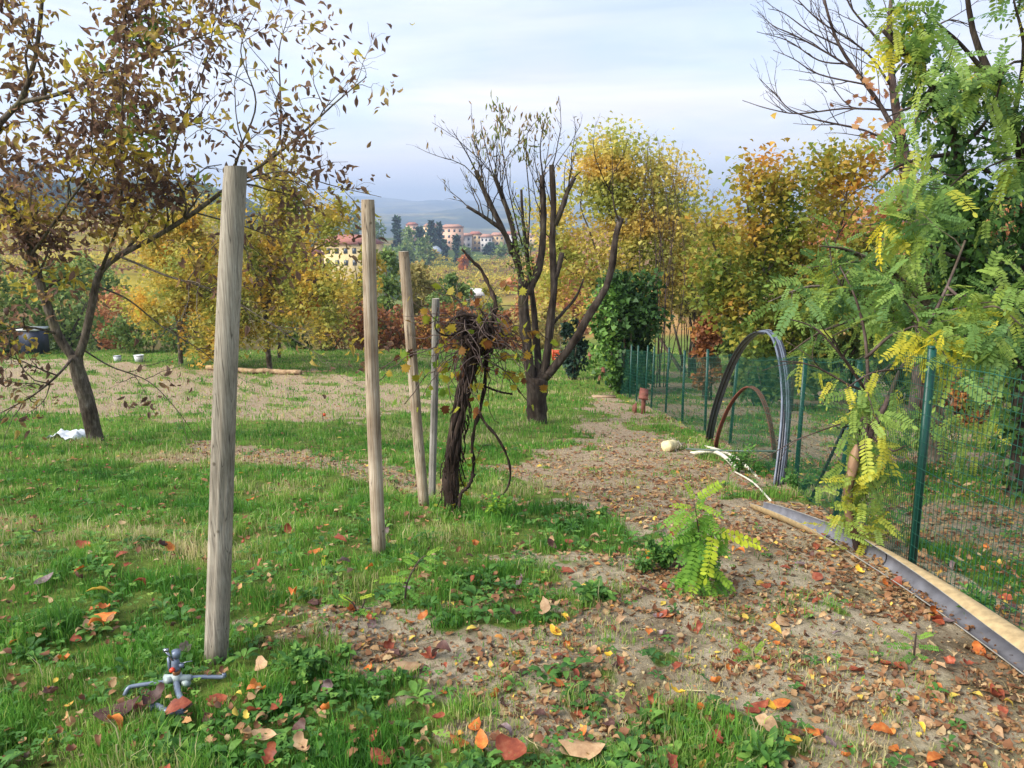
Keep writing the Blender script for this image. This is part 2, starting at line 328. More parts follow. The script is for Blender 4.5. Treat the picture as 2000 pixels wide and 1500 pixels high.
# ---------------------------------------------------------------- the ground sheet (polar grid, out past the hills)
def make_ground():
    rad = np.concatenate([[0.05], np.geomspace(0.4, 6000, 420)])
    an = np.concatenate([np.linspace(-0.72, 0.72, 420), np.linspace(0.72, 2 * math.pi - 0.72, 90)[1:-1]])
    R, A = np.meshgrid(rad, an, indexing='ij'); X = R * np.sin(A); Y = R * np.cos(A); Z = H(X, Y)
    m, n = R.shape; i, j = np.meshgrid(np.arange(m - 1), np.arange(n), indexing='ij'); j2 = (j + 1) % n
    Fc = np.stack([i * n + j, (i + 1) * n + j, (i + 1) * n + j2, i * n + j2], -1).reshape(-1, 4)[:, ::-1]
    b = MB(); V = np.stack([X, Y, Z], -1).reshape(-1, 3); b.add(V, Fc)
    b.faces(V[:n], [list(range(n))])
    o = b.build('ground', M_ground, smooth=True); me = o.data
    x, y = V[:, 0], V[:, 1]
    _, _, _, _, dirt = masks(x, y); dirt = np.where(y < -1, 0.2, dirt)
    far = sstep(33, 48, y) + (y < -5) * 0
    a = x / np.maximum(y, 8); c = np.zeros((len(x), 4)); c[:, 3] = 1
    base = np.array(hexc('#6a7a3c')); c[:, :3] = base
    def lay(mask, col): c[:, :3] = c[:, :3] * (1 - mask[:, None]) + np.array(hexc(col)) * mask[:, None]
    q = SN(21, 160, 4)(x, y); q2 = SN(22, 420, 4)(x, y)
    lay(sstep(.0, .3, q), '#8a7a40'); lay(sstep(.1, .4, -q) * .8, '#44592c')
    lay(sstep(150, 175, y) * (1 - sstep(355, 365, y)) * sstep(-.13, -.12, a) * (1 - sstep(.02, .04, a)), '#b3a238')   # yellow vineyard
    lay(sstep(300, 325, y) * (1 - sstep(395, 420, y)) * sstep(-.11, -.10, a) * (1 - sstep(-.045, -.04, a)), '#5c7030')
    lay(sstep(120, 260, y) * (1 - sstep(420, 440, y)) * sstep(-.03, .01, a), '#9a7250')     # bare brown vineyard slope
    lay(sstep(60, 90, y) * (1 - sstep(120, 200, y)) * sstep(.0, .06, a), '#b58c52')
    lay(sstep(34, 44, y) * (1 - sstep(90, 100, y)) * sstep(.08, .12, a), '#c09658')         # dry field behind the trees
    lay(sstep(60, 110, y) * (1 - sstep(330, 360, y)) * sstep(.28, .2, -a) * 0 + sstep(90, 130, y) * (1 - sstep(320, 345, y)) * (a < -.2), '#a3922f')
    lay(sstep(345, 380, y) * (a < -.24), '#36452c')
    lay(sstep(1100, 1800, y), '#5c6a3e'); lay(sstep(1100, 1800, y) * sstep(-.05, .15, q2), '#34492c'); lay(sstep(1100, 1800, y) * sstep(.15, .35, -q2), '#8c8454')
    for nm, arr in (('dirt', dirt), ('far', far)):
        at = me.attributes.new(nm, 'FLOAT', 'POINT'); full = np.zeros(len(me.vertices)); full[:len(arr)] = arr; full[len(arr):] = arr[:n]; at.data.foreach_set('value', full.astype(np.float32))
    at = me.attributes.new('farcol', 'FLOAT_COLOR', 'POINT'); full = np.concatenate([c, c[:n]]); at.data.foreach_set('color', full.astype(np.float32).ravel())
    tag(o, 'sloping garden ground of grass, worn soil and far valley fields', kind='structure')
make_ground()

# ---------------------------------------------------------------- leaf shapes (local: x across, y along, z up)
def leaf_shape(L=1.0, Wd=.5, curl=.25, fold=.25, seg=6, twist=0.0, wav=0.0, seed=0):
    r = np.random.default_rng(seed); t = np.linspace(0, 1, seg + 1)
    w = Wd / 2 * np.sin(math.pi * t ** .8) ** .8 * (1 + wav * r.standard_normal(seg + 1)); w[0] = .012; w[-1] = .004
    ang = curl * (t - .3) * 3
    yv = np.concatenate([[0], np.cumsum(np.cos((ang[1:] + ang[:-1]) / 2)) / seg]) * L
    zv = np.concatenate([[0], np.cumsum(np.sin((ang[1:] + ang[:-1]) / 2)) / seg]) * L
    V = []
    for k in range(seg + 1):
        tw = twist * (t[k] - .5); fz = fold * w[k] * L + wav * .05 * r.standard_normal() * L
        fz2 = fold * w[k] * L + wav * .05 * r.standard_normal() * L
        l = np.array([-w[k] * L * math.cos(tw), 0, -w[k] * L * math.sin(tw) + fz]); q = np.array([w[k] * L * math.cos(tw), 0, w[k] * L * math.sin(tw) + fz2])
        V += [l + [0, yv[k], zv[k]], [0, yv[k], zv[k]], q + [0, yv[k], zv[k]]]
    Fc = []
    for k in range(seg):
        b = 3 * k; Fc += [[b, b + 1, b + 4, b + 3], [b + 1, b + 2, b + 5, b + 4]]
    return np.array(V), np.array(Fc)
T_SIMPLE = (np.array([[0, 0, 0], [-.24, .35, .05], [.24, .35, .05], [-.2, .7, .02], [.2, .7, .02], [0, 1.0, -.1], [0, .5, -.03]]),
            np.array([[0, 2, 6], [0, 6, 1], [1, 6, 3], [2, 4, 6], [6, 4, 5], [6, 5, 3]]))
T_DIA = (np.array([[0, 0, 0], [-.3, .5, .08], [0, 1, -.06], [.3, .5, .08]]), np.array([[0, 3, 2], [0, 2, 1]]))
def _maple():
    V = [[0, .3, .0]]; ang = np.linspace(-math.pi, math.pi, 21)[:-1]
    for k, a in enumerate(ang):
        lob = [1, .62, .85, .6][k % 4] if True else 1
        rr = .52 * lob * (1 - .25 * (abs(a) > 2.2)); V.append([rr * math.sin(a), .35 + rr * math.cos(a) * 1.05, .08 * math.cos(2 * a) * rr])
    return np.array(V), np.array([[0, 1 + (k + 1) % 20, 1 + k] for k in range(20)])
T_MAPLE = _maple()
def _maple_small():
    V = [[0, .45, .0]]; R_ = [.25, .5, .3, .55, .3, .5]
    for k, rr in enumerate(R_):
        a = math.pi + k * math.pi / 3; V.append([rr * math.sin(a) * 1.05, .45 + rr * math.cos(a), .06 * (-1) ** k])
    return np.array(V), np.array([[0, 1 + (k + 1) % 6, 1 + k] for k in range(6)])
T_MAP6 = _maple_small()
def frond(pairs=8, lw=.42, droop=.25, fine=True, seed=0):
    """pinnate leaf: unit length along y"""
    r = np.random.default_rng(seed); V = []; Fc = []; Q = []
    def leaflet(c, d, L):
        d = nrm(d); s = nrm(np.cross(d, [0, 0, 1.0])); w = L * lw / 2; b = len(V)
        tilt = r.uniform(-.35, .35)
        up = np.array([0, 0, 1.0]) * tilt
        if fine:
            for (t, k) in ((0, 0), (.25, .85), (.6, 1.0), (.88, .6), (1.0, 0)): V.append(c + d * L * t + (s + up) * w * k)
            for (t, k) in ((.88, .6), (.6, 1.0), (.25, .85)): V.append(c + d * L * t - (s + up) * w * k)
            for f in ([0, 1, 7], [1, 2, 6], [1, 6, 7], [2, 3, 5], [2, 5, 6], [3, 4, 5]): Fc.append([b + i for i in f])
        else:
            for (t, k) in ((0, 0), (.45, 1.0), (1.0, 0), (.45, -1.0)): V.append(c + d * L * t + (s + up) * w * k)
            for f in ([0, 1, 2], [0, 2, 3]): Fc.append([b + i for i in f])
    ll = .175
    for k in range(pairs):
        t = .16 + .8 * k / pairs; c = np.array([0, t, -droop * t * t])
        for sgn in (-1, 1):
            l = ll * (1 - .35 * abs(t - .55)) * r.uniform(.85, 1.1)
            leaflet(c, [sgn, .35 + r.uniform(-.12, .12), r.uniform(-.3, .05)], l)
    leaflet(np.array([0, .97, -droop]), [0, 1, -.5], ll * .9)
    # rachis
    b = len(V); w = .006
    V += [[-w, 0, 0], [w, 0, 0], [-w, .5, -droop * .25], [w, .5, -droop * .25], [-w * .6, 1, -droop], [w * .6, 1, -droop]]
    Fc += [[b, b + 1, b + 3], [b, b + 3, b + 2], [b + 2, b + 3, b + 5], [b + 2, b + 5, b + 4]]
    return np.array(V, float), np.array(Fc)
T_FR = [frond(10, .46, .22, True, k) for k in range(3)]
T_FRC = [frond(9, .6, .25, False, k) for k in range(3)]

def scatter(b, T, pos, d, up, s, rnd, jit=0.0, rng=None, sx=None):
    """place template T at pos (N,3), long axis d, approximate normal up, scale s"""
    V, Fc = T; pos = np.asarray(pos, float).reshape(-1, 3); n = len(pos)
    if n == 0: return
    d = nrm(np.broadcast_to(d, (n, 3))); up = np.broadcast_to(up, (n, 3)) + 1e-4
    X = nrm(np.cross(d, up)); Z = np.cross(X, d)
    s = np.broadcast_to(s, (n,)); sxv = np.ones(n) if sx is None else np.broadcast_to(sx, (n,))
    W_ = pos[:, None] + s[:, None, None] * (V[None, :, 0:1] * X[:, None] * sxv[:, None, None] + V[None, :, 1:2] * d[:, None] + V[None, :, 2:3] * Z[:, None])
    Fo = (Fc[None] + (np.arange(n) * len(V))[:, None, None]).reshape(-1, Fc.shape[1])
    b.add(W_.reshape(-1, 3), Fo, np.repeat(np.broadcast_to(rnd, (n,)), len(V)))

# ---------------------------------------------------------------- grass
M_grass = leafmat('grass_blades', [(0, '#3c6a28'), (.35, '#568c32'), (.65, '#76a43e'), (.86, '#9cac56'), (1, '#c4b688')], trans=.45, rough=.5, gloss=.3, varscale=3)
def cand(rng, n, y0, y1, amax, power=1.0):
    """points spread over the ground the photo can see, denser nearby"""
    u = rng.random(n); y = y0 * (y1 / y0) ** (u ** power); x = rng.uniform(-1, 1, n) * (amax * y + .5)
    return x, y
def blades(b, rng, n, y0, y1, hfun, wfun, thr=.5, amax=.82, keep=None):
    x, y = cand(rng, n, y0, y1, amax)
    path, field, strip, right, dirt = masks(x, y)
    tuft = SN(31, .45, 3)(x, y)
    prob = np.clip((1 - dirt) * 1.0 + .015, 0, 1) * np.clip(.62 + .7 * tuft, .15, 1) 
    prob = np.where(field > .3, prob * .8 + .22 * (tuft > .1) + .06, prob)
    prob = np.where(path > .5, np.where((tuft > .22) & (mn2(x, y) > .0), .28, .05), prob)
    prob = np.where((x > 1.5) & (x < 2.12) & (y < 5.3), 0, prob)
    k = rng.random(n) < prob
    if keep is not None: k &= keep(x, y)
    x, y = x[k], y[k]; n = len(x)
    # gather blades into tufts
    g = rng.standard_normal((n, 2)) * .012; x = x + g[:, 0]; y = y + g[:, 1]
    z = H(x, y) - .004
    h = hfun(y) * rng.uniform(.45, 1.35, n) * (1 + .35 * tuft[k]) * np.where(path[k] > .5, .5, 1); w = wfun(y) * rng.uniform(.7, 1.3, n)
    az = rng.uniform(0, 2 * math.pi, n); lean = rng.uniform(.05, .75, n) ** 1.0
    D = np.stack([np.cos(az), np.sin(az), 0 * az], -1); S_ = np.stack([-np.sin(az), np.cos(az), 0 * az], -1)
    rt = rng.uniform(0, 2 * math.pi, n); S_ = nrm(S_ * np.cos(rt)[:, None] + D * np.sin(rt)[:, None])
    p0 = np.stack([x, y, z], -1); up = np.array([0, 0, 1.0])
    p1 = p0 + up * (h * .55)[:, None] + D * (h * .18 * lean)[:, None]; p2 = p0 + up * (h * (1 - .35 * lean))[:, None] + D * (h * .75 * lean)[:, None]
    V = np.stack([p0 - S_ * w[:, None], p0 + S_ * w[:, None], p1 + S_ * w[:, None] * .8, p1 - S_ * w[:, None] * .8, p2], 1).reshape(-1, 3)
    o = np.arange(n)[:, None] * 5
    T1 = (o[:, None] + np.array([[0, 1, 2], [0, 2, 3], [3, 2, 4]])[None]).reshape(-1, 3)
    tone = .5 + .25 * mn2(x, y) + .12 * mn(x, y)
    dry = sstep(.55, .9, SN(33, 1.7, 3)(x, y) + .4 + .5 * (y < 2.55) * (x < 1.2))
    r_ = np.clip(tone + rng.normal(0, .17, n) + .12 * dry + (rng.random(n) < (.04 + .09 * dry)) * .35, 0, 1)
    r_ = np.where(field[k] > .4, np.clip(r_ + .15, 0, 1), r_)
    b.add(V, T1, np.repeat(r_, 5))
rng = np.random.default_rng(7)
b = MB()
blades(b, rng, 230000, 1.75, 4.2, lambda y: .05 + 0 * y, lambda y: .0017 + 0 * y)
blades(b, rng, 210000, 4.2, 10, lambda y: .06 + 0 * y, lambda y: .0020 + .0004 * (y - 4))
blades(b, rng, 150000, 10, 31, lambda y: .07 + 0 * y, lambda y: .0045 + .0006 * (y - 10), amax=.78)
blades(b, rng, 42000, 1.75, 9, lambda y: .095 + 0 * y, lambda y: .0019 + .0002 * y, keep=lambda x, y: (SN(36, .5, 3)(x, y) > .28) & (x < 1.4))
tag(b.build('lawn_grass', M_grass), 'green autumn lawn grass growing over the slope', 'grass', kind='stuff')

# ---------------------------------------------------------------- wooden posts
def curve(pts, n=24):
    """smooth curve through points"""
    p = np.asarray(pts, float)
    if len(p) < 3:
        t = np.linspace(0, 1, n)[:, None]; return p[0] * (1 - t) + p[-1] * t
    q = np.vstack([2 * p[0] - p[1], p, 2 * p[-1] - p[-2]]); out = []; m = len(p) - 1; per = max(2, n // m)
    for i in range(m):
        a, b_, c, d = q[i:i + 4]
        for t in np.linspace(0, 1, per, endpoint=False):
            out.append(.5 * ((2 * b_) + (-a + c) * t + (2 * a - 5 * b_ + 4 * c - d) * t * t + (-a + 3 * b_ - 3 * c + d) * t ** 3))
    out.append(p[-1]); return np.array(out)
def atground(px, py): return G(px, py)
M_post1 = postmat('weathered_post_wood', '#6f675b', '#978c7c', '#b5ac9c', '#8d8a80')
M_post2 = postmat('weathered_post_wood_warm', '#7a6652', '#a8957c', '#cbbfac', '#8a7460')
M_post3 = postmat('old_stake_wood', '#5a554e', '#8f8980', '#aca69b', '#6c675f')
def make_post(base_px, top_px, wpx_b, wpx_t, mat, label, n=28, rough=.012, split=None, seed=0, group='wooden vineyard posts'):
    B = G(*base_px); y = B[1]; Tp = P(top_px[0], top_px[1], y)
    r = np.random.default_rng(seed)
    dep = lambda q: (q - EYE) @ np.array([0, cP, -sP])
    rb = wpx_b / F * dep(B) / 2; rt = wpx_t / F * dep(Tp) / 2
    axis = Tp - B; B2 = B - axis / np.linalg.norm(axis) * .12
    root = empty('wooden_post', B, label, 'post', group)
    k = 40; t = np.linspace(0, 1, k); C = B2 + (Tp - B2) * t[:, None]
    C[:, 0] += .004 * np.sin(t * 5 + seed); C[:, 1] += .004 * np.sin(t * 4 + 2 * seed)
    a = np.linspace(0, 2 * math.pi, n, endpoint=False); rad = rb + (rt - rb) * t
    lump = 1 + rough * (np.sin(2 * a[None] + seed + t[:, None] * 2) + .6 * np.sin(3 * a[None] + t[:, None] * 7 + seed)) + rough * .35 * r.standard_normal((k, n))
    if split is not None:                    # a long drying crack with real depth
        for (aa, t0, t1) in split:
            da = np.abs((a - aa + math.pi) % (2 * math.pi) - math.pi); lump = lump - .16 * (da < .1)[None] * (sstep(t0, t0 + .06, t) * (1 - sstep(t1 - .06, t1, t)))[:, None]
    lump[-1] *= .94
    V = C[:, None] + rad[:, None, None] * lump[..., None] * np.stack([np.cos(a), np.sin(a), 0 * a], -1)[None]
    i, j = np.meshgrid(np.arange(k - 1), np.arange(n), indexing='ij'); j2 = (j + 1) % n
    Fc = np.stack([i * n + j, i * n + j2, (i + 1) * n + j2, (i + 1) * n + j], -1).reshape(-1, 4)
    b = MB(); V = V.reshape(-1, 3); b.add(V, Fc)
    o = b.build('shaft', mat, root, smooth=True)
    b = MB(); ring = V[-n:]; ctr = ring.mean(0)
    tv = np.vstack([ring, ring * .5 + ctr * .5 + [0, 0, .001], [ctr + [0, 0, .002]]])
    fl = [[j, (j + 1) % n, n + (j + 1) % n, n + j] for j in range(n)] + [[n + j, n + (j + 1) % n, 2 * n] for j in range(n)]
    b.faces(tv, fl); b.build('end_grain', M_endgrain, root)
    return root
def endgrain():
    m, t, out = newmat('cut_end_grain'); L = t.links; g = N(t, 'ShaderNodeTexCoord'); w = N(t, 'ShaderNodeTexWave', wave_type='RINGS', rings_direction='Z')
    w.inputs['Scale'].default_value = 40; w.inputs['Distortion'].default_value = 3; L.new(g.outputs['Object'], w.inputs['Vector'])
    r = ramp(t, ['#7f766a', '#b0a692'], w.outputs[0]); p = N(t, 'ShaderNodeBsdfPrincipled'); p.inputs['Roughness'].default_value = .9
    L.new(r.outputs[0], p.inputs['Base Color']); L.new(p.outputs[0], out.inputs[0]); return m
M_endgrain = endgrain()
make_post((419, 1290), (461, 325), 45, 45, M_post1, 'thick grey round wooden post nearest the camera beside the sprinkler', split=[(-1.75, .02, .62), (-1.2, .3, .5)], seed=1)
make_post((740, 1085), (717, 390), 27, 27, M_post2, 'round wooden post in the grass with a pale bare side, second from the left', split=[(-1.2, .5, .95)], seed=2)
make_post((829, 990), (787, 491), 21, 21, M_post2, 'leaning round wooden post tilted left just in front of the old vine', split=[(-1.5, .4, .8)], seed=3)
make_post((845, 975), (851, 583), 15, 15, M_post3, 'thin cracked grey stake, shortest of the posts, beside the old vine', rough=.06, split=[(-1.6, .1, .7), (-.9, .5, .98)], seed=4)

# ---------------------------------------------------------------- branches
def grow(b, rng, pts, r0, r1, spec, lev=0, anchors=None, n0=16, sides=8, tmin=0.15, tmax=1.0):
    """tapered limb through pts with recursive side shoots; anchors collects (pos,dir,level)"""
    C = curve(pts, n0) if lev == 0 else pts
    m = len(C); b.tube(C, np.linspace(r0, r1, m), max(3, sides), cap=True, wob=.05 if lev == 0 else 0, rng=rng)
    if lev < len(spec):
        s = spec[lev]; seg = np.linalg.norm(np.diff(C, axis=0), axis=1); tot = seg.sum(); cum = np.concatenate([[0], np.cumsum(seg)]) / tot
        nn = rng.poisson(s['n'] * tot) if s['n'] * tot < 60 else int(s['n'] * tot)
        for t in np.sort(rng.uniform(tmin if lev == 0 else .2, tmax, nn)):
            p = np.array([np.interp(t, cum, C[:, k]) for k in range(3)]); i = min(m - 2, int(np.searchsorted(cum, t)) - 0); i = max(0, min(i, m - 2))
            T = nrm(C[i + 1] - C[i]); q = rng.standard_normal(3); q = nrm(q - T * q.dot(T))
            an = s.get('ang', .9) * rng.uniform(.6, 1.3)
            d = nrm(T * math.cos(an) + q * math.sin(an) + np.array(s.get('bias', (0, 0, .3))) * rng.uniform(.4, 1.2))
            Ln = s['len'] * rng.uniform(.45, 1.15) * (1 - .45 * t); k = s.get('seg', 5)
            path = [p]; dd = d.copy()
            for _ in range(k):
                dd = nrm(dd + rng.standard_normal(3) * s.get('wig', .16) + np.array(s.get('bend', (0, 0, .05)))); path.append(path[-1] + dd * Ln / k)
            rr = min(np.interp(t, cum, np.linspace(r0, r1, m)) * .7, s.get('r', .02)); 
            grow(b, rng, np.array(path), rr, max(rr * .35, s.get('rmin', .0015)), spec, lev + 1, anchors, sides=max(3, s.get('sides', 4)))
    if lev >= 1 and anchors is not None:
        seg = np.linalg.norm(np.diff(C, axis=0), axis=1)
        for i in range(1, m): anchors.append((*C[i], *nrm(C[i] - C[i - 1]), lev))
def tr(pts, y0, org=None):
    return np.array([P(p[0], p[1], y0 + (p[2] if len(p) > 2 else 0)) for p in pts])
M_bark = barkmat('grey_brown_bark', '#352d26', '#6e6356', '#9a9082', 34, .25, .9, .015)
M_barkdark = barkmat('dark_rough_bark', '#2a2420', '#4c423a', '#746a5e', 22, .15, 1.0, .02)
M_twig = barkmat('twig_bark', '#3a2f2c', '#5a4c47', '#77695f', 30, .3, .3)
M_mossbark = barkmat('mossy_bark', '#453b30', '#6b6044', '#7d7c4c', 12, .25)

def leaves_on(b, T, rng, anc, n, size, cols=None, droop=-.4, spread=.05, along=.4, lev=None, rndf=None, sx=None, upj=.6):
    A = np.array(anc)
    if lev is not None: A = A[A[:, 6] >= lev]
    k = rng.integers(0, len(A), n); p = A[k, :3] + rng.standard_normal((n, 3)) * spread
    d = nrm(A[k, 3:6] * along + rng.standard_normal((n, 3)) * .55 + np.array([0, 0, droop])); up = nrm(rng.standard_normal((n, 3)) * upj + np.array([0, 0, 1.0]))
    s = size * rng.uniform(.6, 1.25, n); rv = rng.random(n) if rndf is None else rndf(p, rng)
    if isinstance(T, list):
        w = rng.integers(0, len(T), n)
        for i, t in enumerate(T): 
            q = w == i; scatter(b, t, p[q], d[q], up[q], s[q], rv[q], sx=None if sx is None else sx)
    else: scatter(b, T, p, d, up, s, rv, sx=sx)
    return p

# ---- walnut tree on the left
def walnut():
    r = np.random.default_rng(41); B = G(186, 862); y0 = B[1]
    root = empty('walnut_tree', B, 'tall walnut tree with brown curled leaves leaning over the left lawn', 'tree')
    b = MB(); an = []
    trunk = np.vstack([[B + [0.02, 0, -.15]], tr([(180, 830), (168, 775), (152, 725), (146, 692)], y0)])
    b.tube(curve(trunk, 14), np.linspace(.098, .078, len(curve(trunk, 14))), 14, wob=.05, rng=r)
    sp1 = [dict(n=4.6, len=1.15, ang=.9, bias=(0, -.05, .25), r=.016, wig=.2, bend=(0, 0, .02), seg=6, sides=5),
           dict(n=6.0, len=.42, ang=.8, bias=(0, 0, .0), r=.006, wig=.25, bend=(0, 0, -.06), seg=4, sides=3)]
    limbs = [([(148, 705), (164, 665), (184, 575), (196, 530), (235, 498, .1), (300, 465, .1), (380, 415), (450, 362, -.1), (512, 322, -.2), (580, 270, -.3), (650, 205, -.4), (716, 150, -.5)], .052, .005, .32),
             ([(146, 702), (112, 652, -.05), (82, 565, -.1), (56, 480, -.1), (42, 432, -.1)], .055, .045, .5),
             ([(58, 490, -.1), (20, 400, -.3), (-35, 320, -.4), (0, 240, -.5), (38, 200, -.5), (70, 110, -.6), (85, -40, -.6), (90, -200, -.6)], .05, .012, .25),
             ([(38, 200, -.5), (120, 182, -.6), (200, 148, -.7), (320, 100, -.8), (420, 60, -1)], .025, .006, .1),
             ([(196, 530, 0), (232, 430, -.3), (238, 300, -.4), (240, 180, -.4), (246, 60, -.3), (235, -80, -.3)], .02, .007, .1),
             ([(240, 498, .1), (310, 400, .3), (345, 270, .4), (400, 130, .5), (430, -30, .6)], .022, .006, .15),
             ([(512, 322, -.2), (545, 280, -.2), (548, 190, -.2), (545, 100, -.1), (562, 35, 0)], .014, .004, .1),
             ([(450, 362, -.1), (470, 290, -.5), (500, 200, -.7), (470, 100, -.8), (500, 20, -.9)], .014, .004, .1),
             ([(232, 500, .1), (330, 540, -.4), (430, 572, -.6), (540, 640, -.8), (640, 705, -.9)], .015, .003, .35),
             ([(192, 560, 0), (250, 585, .3), (320, 640, .5), (400, 690, .6), (470, 760, .7)], .013, .003, .35),
             ([(150, 690, 0), (110, 735, -.3), (60, 775, -.4), (-10, 812, -.5)], .018, .006, .3),
             ([(158, 680, 0), (215, 715, .2), (290, 745, .2), (345, 800, .2), (380, 850, .3)], .012, .003, .3),
             ([(380, 415, 0), (470, 440, .4), (560, 470, .5), (650, 480, .5)], .011, .003, .25),
             ([(470, 350, -.1), (560, 335, -.3), (640, 360, -.4), (745, 385, -.5)], .012, .003, .15),
             ([(112, 652, -.05), (60, 640, -.5), (0, 650, -.8), (-60, 690, -1)], .016, .004, .2),
             ([(60, 500, -.1), (130, 400, -.6), (180, 330, -.9), (210, 250, -1.1)], .02, .005, .2)]
    for pts, a, c, tm in limbs: grow(b, r, tr(pts, y0), a, c, sp1, 0, an, n0=20, sides=9 if a > .03 else 6, tmin=tm)
    b.build('trunk', M_bark, root, smooth=True)
    # keep the foliage where the photo has it: thick above, sparse below the fork
    A = np.array(an); dens = SN(44, .9, 3); 
    pz = (750 - F * ((A[:, 2] - 1.6) * cP + A[:, 1] * sP) / (A[:, 1] * cP - (A[:, 2] - 1.6) * sP))
    px = 1000 + F * A[:, 0] / (A[:, 1] * cP - (A[:, 2] - 1.6) * sP)
    w = np.where(pz > 560, np.where((px < 250) & (pz < 690), .7, .12), 1.0) * np.where(px > 330, .26, 1.0) * np.where((pz < 470) & (px < 330), 1.35, 1) * (1 + .25 * dens(A[:, 0], A[:, 2]))
    A = A[r.random(len(A)) < w / 2]
    b = MB()
    LT = [leaf_shape(1, .36, c, f, 4, tw, .18, k) for k, (c, f, tw) in enumerate([(.7, .9, .6), (-.6, .8, -.5), (.3, 1.2, .9), (1.0, .6, .2), (-.2, .5, .4)])]
    def rf(p, r):
        g = SN(45, .8, 2)(p[:, 0] * 1.3, p[:, 2]); v = np.clip(.32 + .27 * g + r.normal(0, .15, len(p)), 0, .78)
        c = np.linalg.norm(p[:, None] - np.array([P(285, 250, y0 - .5), P(175, 110, y0 - .5), P(320, 100, y0 - .3), P(430, 350, y0 - .4)])[None], axis=2).min(1)
        return np.where((c < .38) & (r.random(len(p)) < .7), r.uniform(.80, 1, len(p)), v)
    leaves_on(b, LT, r, A.tolist(), 7000, .125, droop=-.35, spread=.14, rndf=rf)
    b.build('crown', M_walnutleaf, root, smooth=True)
M_walnutleaf = leafmat('walnut_leaves', [(0, '#624a3c'), (.25, '#806250'), (.42, '#97794f'), (.58, '#a59048'), (.76, '#d0b440'), (.8, '#8f9c40'), (1, '#6f963c')], trans=.55)
walnut()

